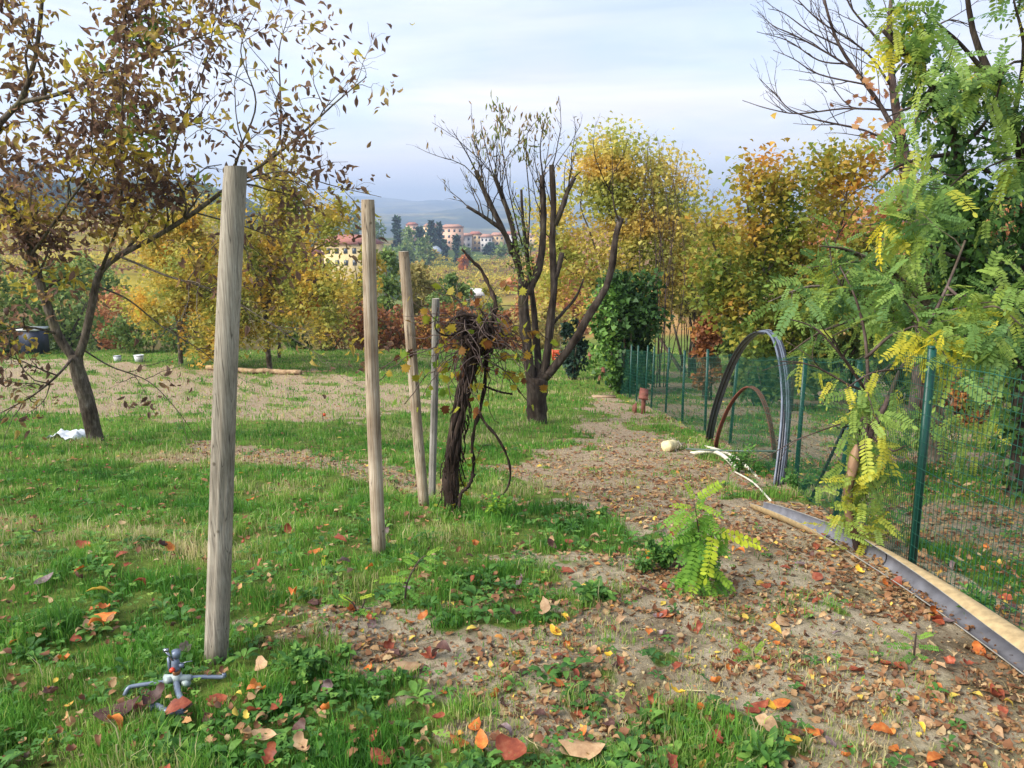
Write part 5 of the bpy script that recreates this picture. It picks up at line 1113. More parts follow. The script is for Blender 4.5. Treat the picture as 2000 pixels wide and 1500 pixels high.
tree('locust_tree', 'mature locust tree behind the fence spreading feathery green fronds over the hoop', 'tree', gb(1832, 0, y9),
     [([(1832, 880), (1825, 780), (1820, 690), (1815, 600), (1800, 500), (1790, 420), (1800, 350)], .10, .04, .45, 1), ([(1820, 700), (1740, 620), (1660, 570, -.3), (1580, 560, -.5), (1500, 590, -.7)], .03, .005), ([(1815, 600), (1740, 530), (1660, 490, -.3), (1600, 480, -.5)], .03, .005),
      ([(1815, 640), (1750, 600), (1680, 620, -.5), (1600, 650, -.8), (1540, 690, -.9)], .025, .005), ([(1800, 500), (1740, 440), (1690, 440, -.3)], .02, .005), ([(1820, 650), (1880, 560), (1940, 500, -.3), (2000, 470, -.5)], .03, .006), ([(1820, 690), (1890, 650), (1950, 640, -.3), (2020, 640, -.5)], .03, .006),
      ([(1822, 720), (1780, 690, -.4), (1730, 720, -.7), (1690, 760, -.9)], .02, .005), ([(1820, 700), (1870, 720, -.4), (1920, 740, -.7), (1980, 750, -.8)], .018, .005), ([(1795, 440), (1840, 380), (1900, 350)], .02, .006), ([(1825, 760), (1850, 820, -.3), (1860, 860, -.4)], .01, .004)],
     spl, y9, T_FRC, 1000, .25, M_locust, M_bark, 147, droop=-.45, spread=.07, rndf=locol(lambda px, py: np.where(px > 1850, .10, .0) + .02, 213), lev=1, filt=lambda q: nohoop(q) and upcut(q))

# ---------------------------------------------------------------- distance: valley trees, vineyards, town, hills
M_plast = plain('cream_render', '#d8b98c', .9, 0, .1, .06, 2); M_yplast = plain('yellow_render', '#cdb684', .9, 0, .1, .06, 2); M_pink = plain('salmon_render', '#cfa88f', .9, 0, .1, .06, 2)
M_wplast = plain('white_render', '#cfc8bf', .9, 0, .1, .06, 2); M_roof = plain('terracotta_tiles', '#966355', .9, 0, .1, .2, 4); M_roof2 = plain('faded_tiles', '#a37c6a', .9, 0, .1, .2, 4); M_glass = plain('dark_window', '#3c434c', .3, 0, .5, .1)
M_gh = plain('greenhouse_plastic', '#b9c2cc', .4, 0, .4, .05)
def house(px, y, wpx, toppx, nfl, wall, roof, label, depth=9.0, rh=None, cols=4, name='house', group=None, flat=False, rot=0.0):
    s = y / F; w = wpx * s; c = gb(px, 0, y); top = P(px, toppx, y)[2]; h = top - c[2]; rh = rh if rh is not None else w * .16
    root = empty(name, c, label, 'house' if name == 'house' else 'building', group); hw = h - rh
    b = MB(); b.box(c + [0, depth / 2, hw / 2 - 1], (w, depth, hw + 2)); b.build('wall', wall, root)
    b = MB(); o = .5; z = c[2] + hw
    if flat: b.box(c + [0, depth / 2, hw + rh / 2], (w + .6, depth + .6, rh))
    else:
        V = [[c[0] - w / 2 - o, y - o, z], [c[0] + w / 2 + o, y - o, z], [c[0] + w / 2 + o, y + depth + o, z], [c[0] - w / 2 - o, y + depth + o, z], [c[0] - w * .3, y + depth / 2, z + rh], [c[0] + w * .3, y + depth / 2, z + rh]]
        b.faces(V, [[0, 1, 5, 4], [1, 2, 5], [2, 3, 4, 5], [3, 0, 4], [3, 2, 1, 0]])
    b.build('roof', roof, root)
    fh = min(3.1, hw / nfl)
    for f in range(nfl):
        for k in range(cols):
            x = c[0] + (k + .5 - cols / 2) * w / cols; zz = c[2] + hw - fh * (f + .55); b = MB(); b.box([x, y - .03, zz], (min(1.1, w / cols * .45), .08, fh * .45)); b.build('window', M_glass, root)
    return root
house(684, 205, 118, 459, 2, M_yplast, M_roof, 'long yellow farmhouse with a red tiled roof beyond the second post', 12, 2.4, 7)
for i, (px, y, w, top, nf, wm, rm, co, lab) in enumerate([
    (886, 420, 42, 438, 4, M_pink, M_roof2, 4, 'tall salmon apartment block at the left end of the hill town'),
    (913, 432, 20, 455, 3, M_wplast, M_roof2, 2, 'narrow white house touching the salmon block in the town'),
    (930, 440, 24, 452, 3, M_plast, M_roof, 3, 'cream town house with a reddish roof right of the white house'),
    (951, 430, 22, 457, 3, M_wplast, M_roof2, 3, 'pale town house in the middle of the row'),
    (972, 440, 26, 454, 3, M_plast, M_roof2, 3, 'cream house left of the pollard limbs'),
    (1000, 450, 30, 452, 3, M_wplast, M_roof, 3, 'white town house seen between the pollard limbs'),
    (1040, 455, 34, 455, 3, M_plast, M_roof2, 4, 'cream town house seen right of the pollard crown'),
    (1082, 440, 40, 458, 3, M_pink, M_roof, 4, 'salmon town house at the right end of the row'),
    (846, 470, 26, 436, 3, M_plast, M_roof2, 3, 'small cream house behind the conifers left of the salmon block'),
    (810, 500, 20, 434, 3, M_pink, M_roof, 2, 'tiny pink house on the wooded ridge')]):
    house(px, y, w, top, nf, wm, rm, lab, 9, 1.6, co, group='houses of the hill town')
house(925, 70, 42, 566, 1, M_wplast, M_wplast, 'low white shed roof between the shrubs below the vine top', 3, .5, 1, name='shed')
house(598, 120, 60, 484, 1, M_pink, M_roof, 'salmon roofed hut half hidden behind the golden orchard tree', 5, 1.2, 1)
def greenhouse():
    c = gb(842, 0, 375); c[2] += 1.5; root = empty('greenhouse', c, 'pale plastic greenhouse roofs below the town', 'greenhouse'); b = MB()
    for k in range(3): b.tube([c + [-7 + k * 5, -4, 0], c + [-7 + k * 5, 14, 0]], 2.9, 16)
    b.build('greenhouse_roof', M_gh, root)
greenhouse()
ci = 0
for (px, y, w, top, m, sh, lab) in [
    (873, 330, 12, 468, M_blueg, 'column', 'dark cypress left of the pair below the salmon block'), (895, 325, 17, 456, M_blueg, 'column', 'taller dark cypress in front of the salmon block'), (914, 300, 24, 474, M_greenl, 'round', 'rounded dark tree right of the cypresses'),
    (640, 360, 40, 402, M_blueg, 'cone', 'tall spreading cedar on the ridge left of the second post'), (615, 380, 36, 415, M_greenl, 'round', 'round tree left of the ridge cedar'), (672, 350, 46, 418, M_greenl, 'round', 'leafy ridge tree right of the cedar'),
    (700, 370, 34, 410, M_greenl, 'round', 'ridge tree just behind the second post'), (745, 360, 44, 424, M_greenl, 'round', 'grey green ridge tree right of the second post'), (782, 365, 34, 425, M_blueg, 'cone', 'pointed conifer in the ridge group'), (806, 350, 34, 440, M_greenl, 'round', 'low round tree among the ridge conifers'),
    (826, 360, 30, 440, M_blueg, 'cone', 'dark conifer left of the town conifer pair'), (848, 372, 26, 432, M_blueg, 'cone', 'conifer touching the salmon block, left one'), (862, 380, 24, 434, M_blueg, 'cone', 'conifer touching the salmon block, right one'),
    (795, 300, 50, 470, M_greenl, 'round', 'pale green round tree below the ridge'), (760, 290, 60, 478, M_greenl, 'round', 'wide green tree below the ridge'), (835, 310, 44, 465, M_greenl, 'round', 'green tree left of the vineyard top'),
    (985, 360, 40, 480, M_greenl, 'round', 'tree clump below the cream town houses'), (1020, 350, 36, 476, M_greenl, 'round', 'green tree between the pollard limbs'), (960, 400, 24, 476, M_blueg, 'round', 'small dark tree under the pale town houses'),
    (855, 335, 22, 492, M_yel, 'round', 'small yellow tree by the greenhouse'), (907, 290, 14, 500, M_orangel, 'round', 'small orange tree at the top corner of the yellow vineyard'),
    (560, 330, 46, 430, M_greenl, 'round', 'ridge tree behind the golden orchard tree'), (505, 340, 50, 425, M_blueg, 'round', 'dark ridge tree right of the nearest post'), (1140, 420, 40, 460, M_greenl, 'round', 'distant tree at the right end of town')]:
    shrub('valley_tree', lab, 'tree', px, y, 0, w, 420, .0058 * y if sh != 'column' else .0042 * y, m, 400 + ci, shape=sh, top=top, T=T_DIA, K=22, group='trees in the valley'); ci += 1
r = np.random.default_rng(77)
for k in range(26):                     # wooded ridge on the left
    px = -60 + k * 20 + r.uniform(-6, 6); y = r.uniform(395, 470); top = 345 + (px / 430) * 32 + r.uniform(-16, 14)
    if 60 < px < 140: top -= 26
    shrub('ridge_tree', 'dark blue green tree in the wooded ridge behind the left vineyard', 'tree', px, y, 0, r.uniform(26, 44), 300, .0068 * y, M_blueg if r.random() < .7 else M_greenl, 450 + k, shape='cone' if r.random() < .4 else 'round', top=top, T=T_DIA, K=18, group='trees on the wooded ridge')
M_vy = leafmat('vineyard_yellow', [(0, '#9c9c38'), (.5, '#c4b040'), (1, '#d6bf50')], trans=.4, varscale=1)
M_vb = leafmat('vineyard_brown', [(0, '#6a4a3a'), (.5, '#966a4c'), (1, '#b8865a')], trans=.3, varscale=1)
def vrow(p0, p1, n, size, h, mat, label, group):
    r = np.random.default_rng(int(abs(p0[0] * 7 + p0[1] * 13)) + 1); t = r.random(n); x = p0[0] + (p1[0] - p0[0]) * t + r.normal(0, .12, n); y = p0[1] + (p1[1] - p0[1]) * t + r.normal(0, .12, n)
    z = H(x, y) + r.uniform(.4, h, n); b = MB(); tt = np.linspace(0, 1, 30); wx = p0[0] + (p1[0] - p0[0]) * tt; wy = p0[1] + (p1[1] - p0[1]) * tt; b.tube(np.stack([wx, wy, H(wx, wy) + h * .6], -1), .12, 4); scatter(b, T_DIA, np.stack([x, y, z], -1), nrm(r.standard_normal((n, 3))), nrm(r.standard_normal((n, 3)) + [0, -.6, .4]), size * r.uniform(.6, 1.2, n), r.random(n))
    c = np.array([p0[0], p0[1], float(H(p0[0], p0[1]))]); tag(b.build('vine_row', mat, None, org=c), label, 'vines', group)
for k in range(16):
    y = 215 + k * 9; vrow((-.118 * y, y + 6), (.03 * y, y - 4), 420, .9, 1.9, M_vy if k < 13 else M_greenl, 'yellow row of vines in the valley vineyard below the town', 'rows of the yellow vineyard')
for k in range(24):
    a0 = -.035 + k * .0125; vrow((a0 * 330 + 12, 395), (a0 * 330 - 22 + k * 1.2, 215), 420, .8, 1.6, M_vb, 'brown row of bare vines on the slope right of the valley', 'rows of the brown vineyard')
for k in range(15):
    y = 140 + k * 13; vrow((-.78 * y, y), (-.235 * y, y - 5), 800, .85, 1.8, M_vy if k % 3 else M_vb, 'golden row of vines on the left hillside', 'rows of the left hillside vineyard')

# ---------------------------------------------------------------- haze
b = MB(); b.box((0, 0, 85), (12400, 12400, 290)); hz = b.build('haze', None)
m, t, out = newmat('haze_air'); pv = N(t, 'ShaderNodeVolumePrincipled'); pv.inputs['Color'].default_value = (.60, .75, .98, 1); pv.inputs['Density'].default_value = .00048; pv.inputs['Anisotropy'].default_value = .25
t.links.new(pv.outputs[0], out.inputs['Volume']); hz.data.materials.append(m); hz['kind'] = 'stuff'

# ---------------------------------------------------------------- weeds, seedlings
M_weed = leafmat('weed_leaves', [(0, '#3c6330'), (.5, '#568238'), (.85, '#7ba046'), (1, '#9ab552')], trans=.4, varscale=30)
M_bright = leafmat('bright_seedling_leaves', [(0, '#44763c'), (.45, '#6f9e3c'), (.8, '#9fba38'), (1, '#c6cb36')], trans=.5, varscale=30)
def weeds():
    r = np.random.default_rng(501); b = MB(); n = 5200
    x, y = cand(r, n, 1.8, 12, .78); path, field, strip, right, dirt = masks(x, y); g = SN(502, .8, 3)(x, y)
    edge = (np.abs(sdpoly(PATH, x, y)) < .35) & (y < 6)
    pr = np.where(path > .5, .035 + .12 * (g > .25), .12 + .4 * (g > .1)) + edge * .3 * (path < .7) ; k = (r.random(n) < pr * np.where(y > 5, .8, 1)) & ~((x > 1.5) & (x < 2.12) & (y < 5.3))
    x, y = x[k], y[k]; m = len(x); q = 7
    X = np.repeat(x, q); Y = np.repeat(y, q); az = np.tile(np.arange(q) * 2 * math.pi / q, m) + np.repeat(r.uniform(0, 6.28, m), q) + r.normal(0, .25, m * q)
    s = np.repeat(r.uniform(.028, .06, m), q) * r.uniform(.7, 1.2, m * q) * np.where(np.repeat(path[k] > .5, q), .6, 1)
    el = r.uniform(.1, .8, m * q); d = np.stack([np.cos(az) * np.cos(el), np.sin(az) * np.cos(el), np.sin(el)], -1)
    p = np.stack([X, Y, H(X, Y) + r.uniform(.0, .02, m * q)], -1) + d * (s * .25)[:, None]
    c = np.clip(np.repeat(r.normal(.4, .2, m), q) + r.normal(0, .1, m * q), 0, 1)
    scatter(b, leaf_shape(1, .5, -.5, .3, 4, .2, .2, 5), p, d, np.array([0, 0, 1.0]), s, c, sx=1.0)
    # clover: three small round leaflets on a stalk
    n = 9000; x, y = cand(r, n, 1.8, 7, .78); path, field, strip, right, dirt = masks(x, y); g = SN(503, .6, 3)(x, y); k = (r.random(n) < np.where(path > .5, .06 * (g > .1), .15 + .6 * (g > .15))) & ~((x > 1.5) & (x < 2.12)); x, y = x[k], y[k]; m = len(x)
    X = np.repeat(x, 3); Y = np.repeat(y, 3); az = np.tile(np.arange(3) * 2.094, m) + np.repeat(r.uniform(0, 6.28, m), 3); hh = np.repeat(r.uniform(.02, .055, m), 3)
    d = np.stack([np.cos(az), np.sin(az), .15 + 0 * az], -1); scatter(b, T_MAP6, np.stack([X, Y, H(X, Y) + hh], -1), d, np.array([.1, -.2, 1.0]), np.repeat(r.uniform(.012, .024, m), 3), np.clip(np.repeat(r.normal(.5, .2, m), 3), 0, 1))
    tag(b.build('ground_weeds', M_weed), 'low broad leaved weeds and clover mixed into the lawn', 'weeds', kind='stuff')
weeds()
def seedling(base, label, stems, fronds, mat, seed, rv=(.4, .7), name='locust_seedling', extra=None):
    r = np.random.default_rng(seed); B = G(*base); y = B[1]; root = empty(name, B, label, 'plant', 'locust seedlings')
    b = MB()
    for s in stems:
        q = tr(s, y); q[0] = q[0] if len(s[0]) > 2 else B - [0, 0, .02]; C = curve(q, 12); b.tube(C, np.linspace(.005, .002, len(C)), 5)
    b.build('stem', M_twig, root)
    b = MB()
    for f in fronds:
        (a, c, d0), (e, g, d1) = f[:2]; p = P(a, c, y + d0); q = P(e, g, y + d1); L_ = np.linalg.norm(q - p); v = q - p
        up = np.array([0, -.9, .6]) if abs(v[2]) > .6 * L_ else np.array([0, -.45, 1.0])
        T = frond(9, .5, .12, True, r.integers(99)); scatter(b, T, [p], v[None], up[None], [L_ * 1.04], [f[2] if len(f) > 2 else r.uniform(*rv)])
    b.build('leaves', mat, root); return root
def bushy():
    r = np.random.default_rng(77); B = G(1365, 1158); y = B[1]; out = []
    for k in range(56):
        a, c = r.uniform(1335, 1405), r.uniform(985, 1130); L_ = r.uniform(30, 62); th = r.uniform(0, 6.28); out.append(((a, c, r.uniform(-.05, .08)), (a + L_ * math.cos(th), c + 14 + L_ * .8 * abs(math.sin(th)), r.uniform(-.08, .06)), r.uniform(.2, .6)))
    return out
z = 0.0
seedling((1368, 1160), 'bright yellow green locust seedling growing alone on the bare path', [[(1368, 1160), (1372, 1100), (1365, 1040), (1355, 975)], [(1372, 1100, 0), (1385, 1060, 0), (1395, 1035, 0)]],
    [((1356, 978, z), (1343, 944, z), .75), ((1357, 976, z), (1407, 944, -.02), .8), ((1355, 990, z), (1316, 984, -.02), .8), ((1358, 982, z), (1406, 1002, -.08), .7), ((1362, 1015, z), (1408, 1022, .05), .35), ((1362, 1020, z), (1322, 1040, 0), .3),
     ((1395, 1036, z), (1492, 1060, -.03), .95), ((1394, 1038, z), (1382, 1126, -.12), .9), ((1366, 1050, z), (1346, 1140, -.12), .5), ((1366, 1048, z), (1300, 1052, -.05), .5), ((1368, 1060, z), (1330, 1075, .08), .25), ((1372, 1095, z), (1352, 1156, -.12), .75),
     ((1374, 1100, z), (1432, 1142, -.08), .65), ((1370, 1130, z), (1398, 1162, -.1), .5), ((1370, 1080, z), (1420, 1072, .1), .3), ((1364, 1035, z), (1345, 1010, .1), .3), ((1366, 1120, z), (1320, 1120, .05), .35), ((1372, 1075, z), (1405, 1100, .05), .5), ((1360, 1000, z), (1375, 960, .08), .4),
     ((1368, 1110, z), (1385, 1150, -.1), .6), ((1366, 1065, 0), (1325, 1098, -.06), .35)] + bushy(), M_bright, 1)
def clump(px, py, wpx, hpx, label, seed, mat=M_weed, n=110, size=.05, name='weed_clump'):
    r = np.random.default_rng(seed); B = G(px, py); y = B[1]; w = wpx / F * y * 1.03; h = hpx / F * y; root = None
    b = MB(); k = 26
    for i in range(k):
        a = r.uniform(0, 6.28); e = B + [math.cos(a) * w / 2 * r.uniform(.2, 1), math.sin(a) * w / 2 * r.uniform(.2, .8), h * r.uniform(.4, 1)]
        m_ = (B + e) / 2 + [0, 0, h * .15]; C = curve([B - [0, 0, .01], m_, e], 8); b.tube(C, .0018, 3)
        q = C[r.integers(2, len(C), n // k)]; nn = len(q); scatter(b, T_SIMPLE, q + r.standard_normal((nn, 3)) * .006, nrm(r.standard_normal((nn, 3)) + [math.cos(a), math.sin(a), .1]), np.array([0, -.2, 1.0]), size * r.uniform(.5, 1.1, nn), r.uniform(.1, .8, nn))
    tag(b.build(name, mat, None, org=B), label, 'plant', 'leafy weed clumps')
clump(1295, 1112, 100, 75, 'dark green bushy weed touching the left side of the bright path seedling', 11, n=900, size=.03)
clump(1255, 1118, 60, 40, 'small green weed left of the bushy weed by the bright path seedling', 12, n=200, size=.028)
clump(350, 1492, 85, 35, 'blue green thistle like weed at the bottom edge below the sprinkler', 13, n=260, size=.04)
clump(1165, 1012, 80, 22, 'flat grey green weed on the path behind the bright seedling', 14, n=200, size=.045)
clump(1165, 1175, 80, 30, 'leafy weed with narrow leaves left of the bright seedling foot', 15, n=160, size=.06)
clump(975, 1015, 60, 55, 'yellow green weed at the foot of the curved vine shoot', 16, n=260, size=.035, mat=M_bright)
clump(1490, 1490, 120, 40, 'broad green weed at the bottom edge below the path', 17, n=300, size=.05)
clump(1560, 962, 90, 50, 'weed growing at the fence foot beside the tall pipe hoop', 18, n=300, size=.04)
clump(1440, 925, 70, 60, 'weed growing under the tall pipe hoop', 19, n=300, size=.045)
clump(1900, 1205, 90, 60, 'weed at the fence foot behind the wide end of the trough', 20, n=300, size=.04)
clump(600, 1320, 110, 60, 'tangled low weed between the nearest post and the bare soil', 21, n=420, size=.035)
seedling((700, 1200), 'low locust seedling with bright tips at the lawn edge below the second post', [[(700, 1200), (690, 1180), (670, 1165)], [(700, 1200), (710, 1180), (715, 1165)]],
    [((690, 1180, 0), (640, 1170, -.05), .5), ((690, 1178, 0), (665, 1160, .03), .8), ((700, 1170, 0), (725, 1160, 0), .85), ((700, 1190, 0), (730, 1200, -.08), .5), ((698, 1195, 0), (660, 1200, -.08), .4), ((700, 1190, 0), (690, 1220, -.1), .3), ((705, 1185, 0), (740, 1175, .05), .4)], M_bright, 2)
seedling((790, 1180), 'taller locust seedling right of the second post foot', [[(790, 1180), (795, 1140), (815, 1100), (830, 1085)], [(795, 1140, 0), (770, 1128, 0)]],
    [((830, 1085, 0), (858, 1068, 0), .6), ((820, 1095, 0), (795, 1080, .03), .6), ((815, 1100, 0), (845, 1110, -.05), .4), ((805, 1115, 0), (775, 1120, 0), .45), ((800, 1130, 0), (740, 1128, -.03), .6), ((800, 1130, 0), (830, 1140, -.06), .3), ((795, 1145, 0), (750, 1165, -.05), .4), ((795, 1150, 0), (820, 1170, -.08), .3), ((812, 1105, 0), (790, 1090, .06), .5), ((826, 1088, 0), (850, 1095, -.05), .5)], M_bright, 3)
seedling((630, 1120), 'feathery pale locust seedling in the grass left of the second post', [[(630, 1120), (628, 1105), (625, 1090)]],
    [((626, 1122, 0), (570, 1122, -.02), .8), ((628, 1118, 0), (632, 1092, .02), .95), ((630, 1120, 0), (600, 1135, -.04), .5), ((632, 1118, 0), (665, 1130, -.03), .4)], M_bright, 4)
seedling((1785, 1285), 'green locust seedling on the soil left of the wide end of the trough', [[(1785, 1285), (1788, 1250), (1790, 1235)]],
    [((1788, 1250, 0), (1755, 1228, .03), .6), ((1788, 1248, 0), (1822, 1235, .0), .55), ((1786, 1262, 0), (1745, 1258, -.03), .4), ((1788, 1262, 0), (1835, 1265, -.03), .35), ((1786, 1275, 0), (1765, 1290, -.06), .3), ((1786, 1275, 0), (1820, 1290, -.06), .3)], M_bright, 5)
seedling((1470, 1290), 'small light green seedling on the soil below the middle of the trough', [[(1470, 1290), (1472, 1272)]],
    [((1471, 1278, 0), (1445, 1258, 0), .6), ((1471, 1278, 0), (1492, 1255, 0), .6), ((1471, 1282, 0), (1440, 1285, -.03), .4), ((1471, 1282, 0), (1500, 1290, -.03), .4)], M_bright, 6)
seedling((1995, 1245), 'bright yellow seedling frond poking out at the right edge by the trough', [[(1995, 1245), (2010, 1225)]], [((2020, 1238, 0), (1972, 1236, -.02), .95), ((2010, 1235, 0), (1990, 1222, 0), .8)], M_bright, 7)

# ---------------------------------------------------------------- fallen leaves
def flm(name, c1, c2, c3): 
    m, t, out = newmat(name); L = t.links; g = N(t, 'ShaderNodeTexCoord'); nz = N(t, 'ShaderNodeTexNoise'); nz.inputs['Scale'].default_value = 3.5; nz.inputs['Detail'].default_value = 7; nz.inputs['Roughness'].default_value = .7
    oi = N(t, 'ShaderNodeObjectInfo'); ad = N(t, 'ShaderNodeVectorMath', operation='ADD'); L.new(g.outputs['Object'], ad.inputs[0]); L.new(oi.outputs['Random'], ad.inputs[1]); sc = N(t, 'ShaderNodeVectorMath', operation='SCALE'); sc.inputs['Scale'].default_value = 1.0
    L.new(ad.outputs[0], nz.inputs['Vector']); r = ramp(t, [(.3, c1), (.5, c2), (.7, c3)], nz.outputs[0])
    hs = N(t, 'ShaderNodeHueSaturation'); mr = N(t, 'ShaderNodeMapRange'); mr.inputs['To Min'].default_value = .75; mr.inputs['To Max'].default_value = 1.25; L.new(oi.outputs['Random'], mr.inputs[0]); L.new(mr.outputs[0], hs.inputs['Value']); L.new(r.outputs[0], hs.inputs['Color'])
    p = N(t, 'ShaderNodeBsdfPrincipled'); p.inputs['Roughness'].default_value = .55; p.inputs['Specular IOR Level'].default_value = .35; tr_ = N(t, 'ShaderNodeBsdfTranslucent'); mxs = N(t, 'ShaderNodeMixShader'); mxs.inputs[0].default_value = .22
    L.new(hs.outputs[0], p.inputs['Base Color']); L.new(hs.outputs[0], tr_.inputs[0]); L.new(p.outputs[0], mxs.inputs[1]); L.new(tr_.outputs[0], mxs.inputs[2]); L.new(mxs.outputs[0], out.inputs[0]); return m
KINDS = [('reddish brown', flm('leaf_red_brown', '#6e3222', '#94492f', '#ad6a4a')), ('orange', flm('leaf_orange', '#9a4c20', '#bd6a2c', '#cf8a42')), ('yellow', flm('leaf_yellow', '#b58a24', '#cfa730', '#d9bd58')),
         ('pale tan', flm('leaf_tan', '#8c6a4c', '#a98762', '#c0a27c')), ('dark brown', flm('leaf_dark_brown', '#3c2620', '#553830', '#75564a')), ('purplish grey', flm('leaf_purple_grey', '#5c4a48', '#7c6866', '#9c8a88'))]
LS = []
for k, (L_, w, cu, fo, tw, wv) in enumerate([(1, .5, .45, .35, .3, .12), (1, .58, -.35, .25, -.4, .15), (1, .42, .9, .6, .8, .2), (1, .66, .2, -.3, .2, .18), (1, .5, 1.3, .8, .5, .15), (1, .38, -.8, .9, -.9, .2), (1, .6, .6, .1, .6, .25), (1, .48, -.2, .6, .1, .2)]):
    V, Fc = leaf_shape(L_, w, cu, fo, 8, tw, wv, 700 + k); V = V - [0, .45, V[:, 2].min() * .6]
    stem = np.array([[-.008, -.45, .02], [.008, -.45, .02], [.03, -.62, .05], [.014, -.62, .06]]); nV = len(V)
    LS.append((np.vstack([V, stem]), np.vstack([Fc, [[nV, nV + 1, nV + 2, nV + 3]]])))
FLM = {}
def fmesh(shape, kind):
    if (shape, kind) not in FLM:
        b = MB(); b.add(*LS[shape]); o = b.build('fallen_leaf', KINDS[kind][1], smooth=True); FLM[(shape, kind)] = o.data; bpy.data.objects.remove(o)
    return FLM[(shape, kind)]
from mathutils import Matrix
def put_leaf(p, s, kind, shape, rz, tilt, label, group=None):
    o = bpy.data.objects.new('fallen_leaf', fmesh(shape, kind)); COL.objects.link(o)
    o.matrix_world = Matrix.Translation(tuple(p)) @ Matrix.Rotation(rz, 4, 'Z') @ Matrix.Rotation(tilt[0], 4, 'X') @ Matrix.Rotation(tilt[1], 4, 'Y') @ Matrix.Diagonal((s, s, s, 1))
    tag(o, label, 'leaf', group)
r = np.random.default_rng(601)
SPECIAL = [(228, 1412, 5, .145, 4, 3, -.9, 'huge dark brown leaf lying below the sprinkler'), (1140, 1486, 3, .145, 3, 3, 1.5, 'large pale tan leaf at the bottom edge below the bare soil'), (197, 1178, 2, .125, 2, 1, -1.0, 'big yellow leaf with a curled tip left of the nearest post'),
           (88, 1152, 5, .10, 5, 0, -.6, 'purplish grey leaf in the grass near the left edge'), (212, 1222, 1, .10, 1, 3, 1.5, 'round orange leaf just below the big yellow leaf'), (175, 1245, 3, .085, 3, 0, .8, 'pink tan leaf below the round orange leaf'),
           (305, 1388, 4, .12, 4, 2, -.5, 'dark brown leaf leaning on the sprinkler leg'), (350, 1410, 0, .10, 0, 1, 2.0, 'dusky red leaf right under the sprinkler'), (590, 1485, 3, .10, 3, 2, .6, 'tan folded leaf at the bottom edge left of centre'), (518, 1462, 3, .085, 3, 0, 1.6, 'cream leaf with a red tip near the bottom edge'),
           (505, 1368, 1, .085, 1, 2, 1.2, 'curled bright orange leaf right of the sprinkler'), (800, 1308, 3, .11, 3, 3, 1.3, 'wide tan leaf on the left part of the bare soil'), (860, 1290, 4, .12, 4, 5, 1.2, 'long rolled brown leaf on the left part of the bare soil'), (1085, 1240, 2, .075, 2, 0, .6, 'pale yellow leaf standing out on the upper bare soil'),
           (1320, 1375, 2, .075, 2, 2, 1.4, 'bright yellow leaf in the middle of the bare soil'), (1000, 1490, 0, .12, 0, 6, 1.0, 'salmon red curled leaf at the bottom edge'), (898, 1455, 1, .07, 1, 3, 1.4, 'small salmon leaf in the bottom grass'), (1505, 1385, 2, .06, 2, 0, .2, 'lone yellow oval leaf right of the middle of the soil'),
           (995, 1000, 3, .06, 3, 1, .3, 'pale leaf by the foot of the curved vine shoot'), (575, 1180, 1, .09, 1, 5, .1, 'narrow upright yellow brown leaf right of the nearest post'), (490, 990, 1, .09, 1, 1, .8, 'light orange brown leaf right of the nearest post in the mid lawn'),
           (1235, 1385, 3, .10, 3, 6, .9, 'greenish tan leaf on the lower bare soil'), (1870, 1250, 0, .07, 0, 2, 1.1, 'red leaf lying inside the wide end of the trough')]
for (px, py, _, s, kind, sh, rz, lab) in SPECIAL:
    p = G(px, py)
    if 'inside' in lab: p = P(1925, 1290, 2.62)
    grass = masks(p[0], p[1])[4] < .5; put_leaf(p + [0, 0, .045 if grass else .012], s, kind, sh, rz, (r.normal(-.15 if grass else -.05, .12), r.normal(0, .15)), lab)
LF = []
while len(LF) < 275:
    u = r.random(); y = 1.85 * (4.4 / 1.85) ** (u ** 1.15); x = r.uniform(-.72 * y, .72 * y); pth = float(masks(x, y)[0])
    if r.random() < (1.0 if pth > .5 else .32): LF.append((x, y, pth))
KW = [.36, .20, .07, .17, .13, .07]
for (x, y, pth) in LF:
    kind = int(r.choice(6, p=KW)); sh = int(r.integers(0, 8)); soil = pth > .5; s = r.uniform(.045, .08) if soil else r.uniform(.05, .09)
    p = np.array([x, y, float(H(x, y)) + (.010 if soil else r.uniform(.02, .05))])
    put_leaf(p, s, kind, sh, r.uniform(0, 6.28), (r.normal(0, .18 if soil else .35), r.normal(0, .18 if soil else .35)), 'small %s fallen leaf lying %s' % (KINDS[kind][0], 'on the bare soil of the path' if soil else 'in the lawn grass'), 'fallen leaves on the soil' if soil else 'fallen leaves in the grass')
M_litter = leafmat('leaf_litter', [(0, '#4c3c2a'), (.22, '#724a32'), (.45, '#8e6542'), (.65, '#9e7e56'), (.82, '#b29a72'), (.92, '#bb7c3c'), (1, '#c9ae4c')], trans=.2, rough=.6, varscale=40)
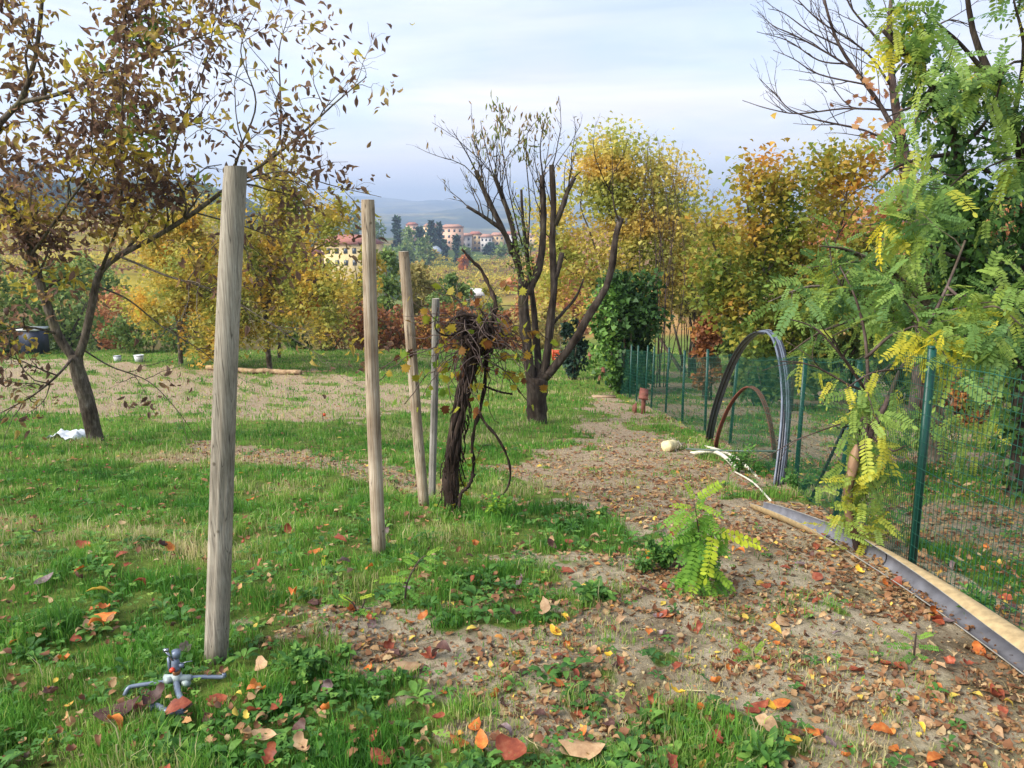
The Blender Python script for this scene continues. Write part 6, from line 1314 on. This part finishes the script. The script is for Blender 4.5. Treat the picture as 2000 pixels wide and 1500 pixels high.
def litter():
    r = np.random.default_rng(611); b = MB()
    def lay(n, y0, y1, smin, smax, T, fpath, flawn, fright, tilt=.25, zl=.02, pw=1.0, a=.8):
        x, y = cand(r, n, y0, y1, a, pw); path, field, strip, right, dirt = masks(x, y); cl = SN(612, .7, 3)(x, y)
        w = np.maximum.reduce([path * fpath * np.clip(1 + 1.0 * cl, .35, 2), strip * fpath, field * fpath * .8, np.clip(sstep(2.2, 2.5, x) * fright * (1 + .6 * cl), 0, 1), (1 - dirt) * flawn * (1 + cl)])
        k = r.random(n) < w; x, y, dl = x[k], y[k], dirt[k]; m = len(x); rz = r.uniform(0, 6.28, m); d = np.stack([np.cos(rz), np.sin(rz), r.normal(0, tilt, m)], -1)
        s = r.uniform(smin, smax, m); p = np.stack([x, y, H(x, y) + .006 + (dl < .5) * r.uniform(0, zl, m)], -1) - nrm(d) * (s * .5)[:, None] * 0
        scatter(b, T, p, d, np.array([0, 0, 1.0]) + r.standard_normal((m, 3)) * tilt, s, np.clip(r.normal(.46, .26, m), 0, 1))
    for k in range(6): lay(3500, 2.0, 9, .018, .05, LS[k], .66, .14, .65, zl=.05, tilt=.28)
    lay(20000, 4.5, 28, .04, .08, T_SIMPLE, .75, .03, .6, .2, .05)
    lay(60000, 1.8, 12, .008, .022, T_DIA, .62, .03, .4, .3, .01)
    lay(46000, 3, 24, .02, .045, T_DIA, .8, .04, .7, .3, .02)
    tag(b.build('leaf_litter', M_litter, smooth=False), 'dry brown leaf litter strewn over the path and under the trees', 'leaves', kind='stuff')
    # twigs, straw and pebbles on the soil
    b = MB(); n = 700
    x, y = cand(r, n * 3, 1.8, 8, .7); k = masks(x, y)[0] > .5; x, y = x[k][:n], y[k][:n]
    for i in range(len(x)):
        L_ = r.uniform(.02, .10); a = r.uniform(0, 6.28); z0 = float(H(x[i], y[i])) + .004; b.tube([[x[i], y[i], z0], [x[i] + L_ / 2 * math.cos(a), y[i] + L_ / 2 * math.sin(a), z0 + r.uniform(.001, .01)], [x[i] + L_ * math.cos(a + .2), y[i] + L_ * math.sin(a + .2), z0]], r.uniform(.0006, .0016), 3, rnd=r.random())
    tag(b.build('twig_debris', M_straw), 'fine dry twigs and straw scattered on the bare soil', 'twigs', kind='stuff')
M_straw = leafmat('straw', [(0, '#5a4630'), (.5, '#9a8458'), (1, '#c9b888')], trans=0.0)
litter()
def soilclods():
    r = np.random.default_rng(621); b = MB(); x, y = cand(r, 9000, 1.8, 7, .72); k = masks(x, y)[0] > .5; x, y = x[k], y[k]; m = len(x)
    V = np.array([[1, 0, 0], [-1, 0, 0], [0, 1, 0], [0, -1, 0], [0, 0, .8], [0, 0, -.8]], float); Fc = np.array([[0, 2, 4], [2, 1, 4], [1, 3, 4], [3, 0, 4], [2, 0, 5], [1, 2, 5], [3, 1, 5], [0, 3, 5]])
    s = np.minimum(r.exponential(.0032, m), .011) + .0012; d = nrm(r.standard_normal((m, 3))); scatter(b, (V, Fc), np.stack([x, y, H(x, y) + s * .3], -1), d, r.standard_normal((m, 3)), s, r.random(m))
    tag(b.build('soil_crumbs', leafmat('soil_crumb', [(0, '#6a5a40'), (.6, '#94845f'), (1, '#a89a76')], trans=0, gloss=.1, rough=.9)), 'crumbs of dry soil and grit on the path', 'soil', kind='stuff')
soilclods()
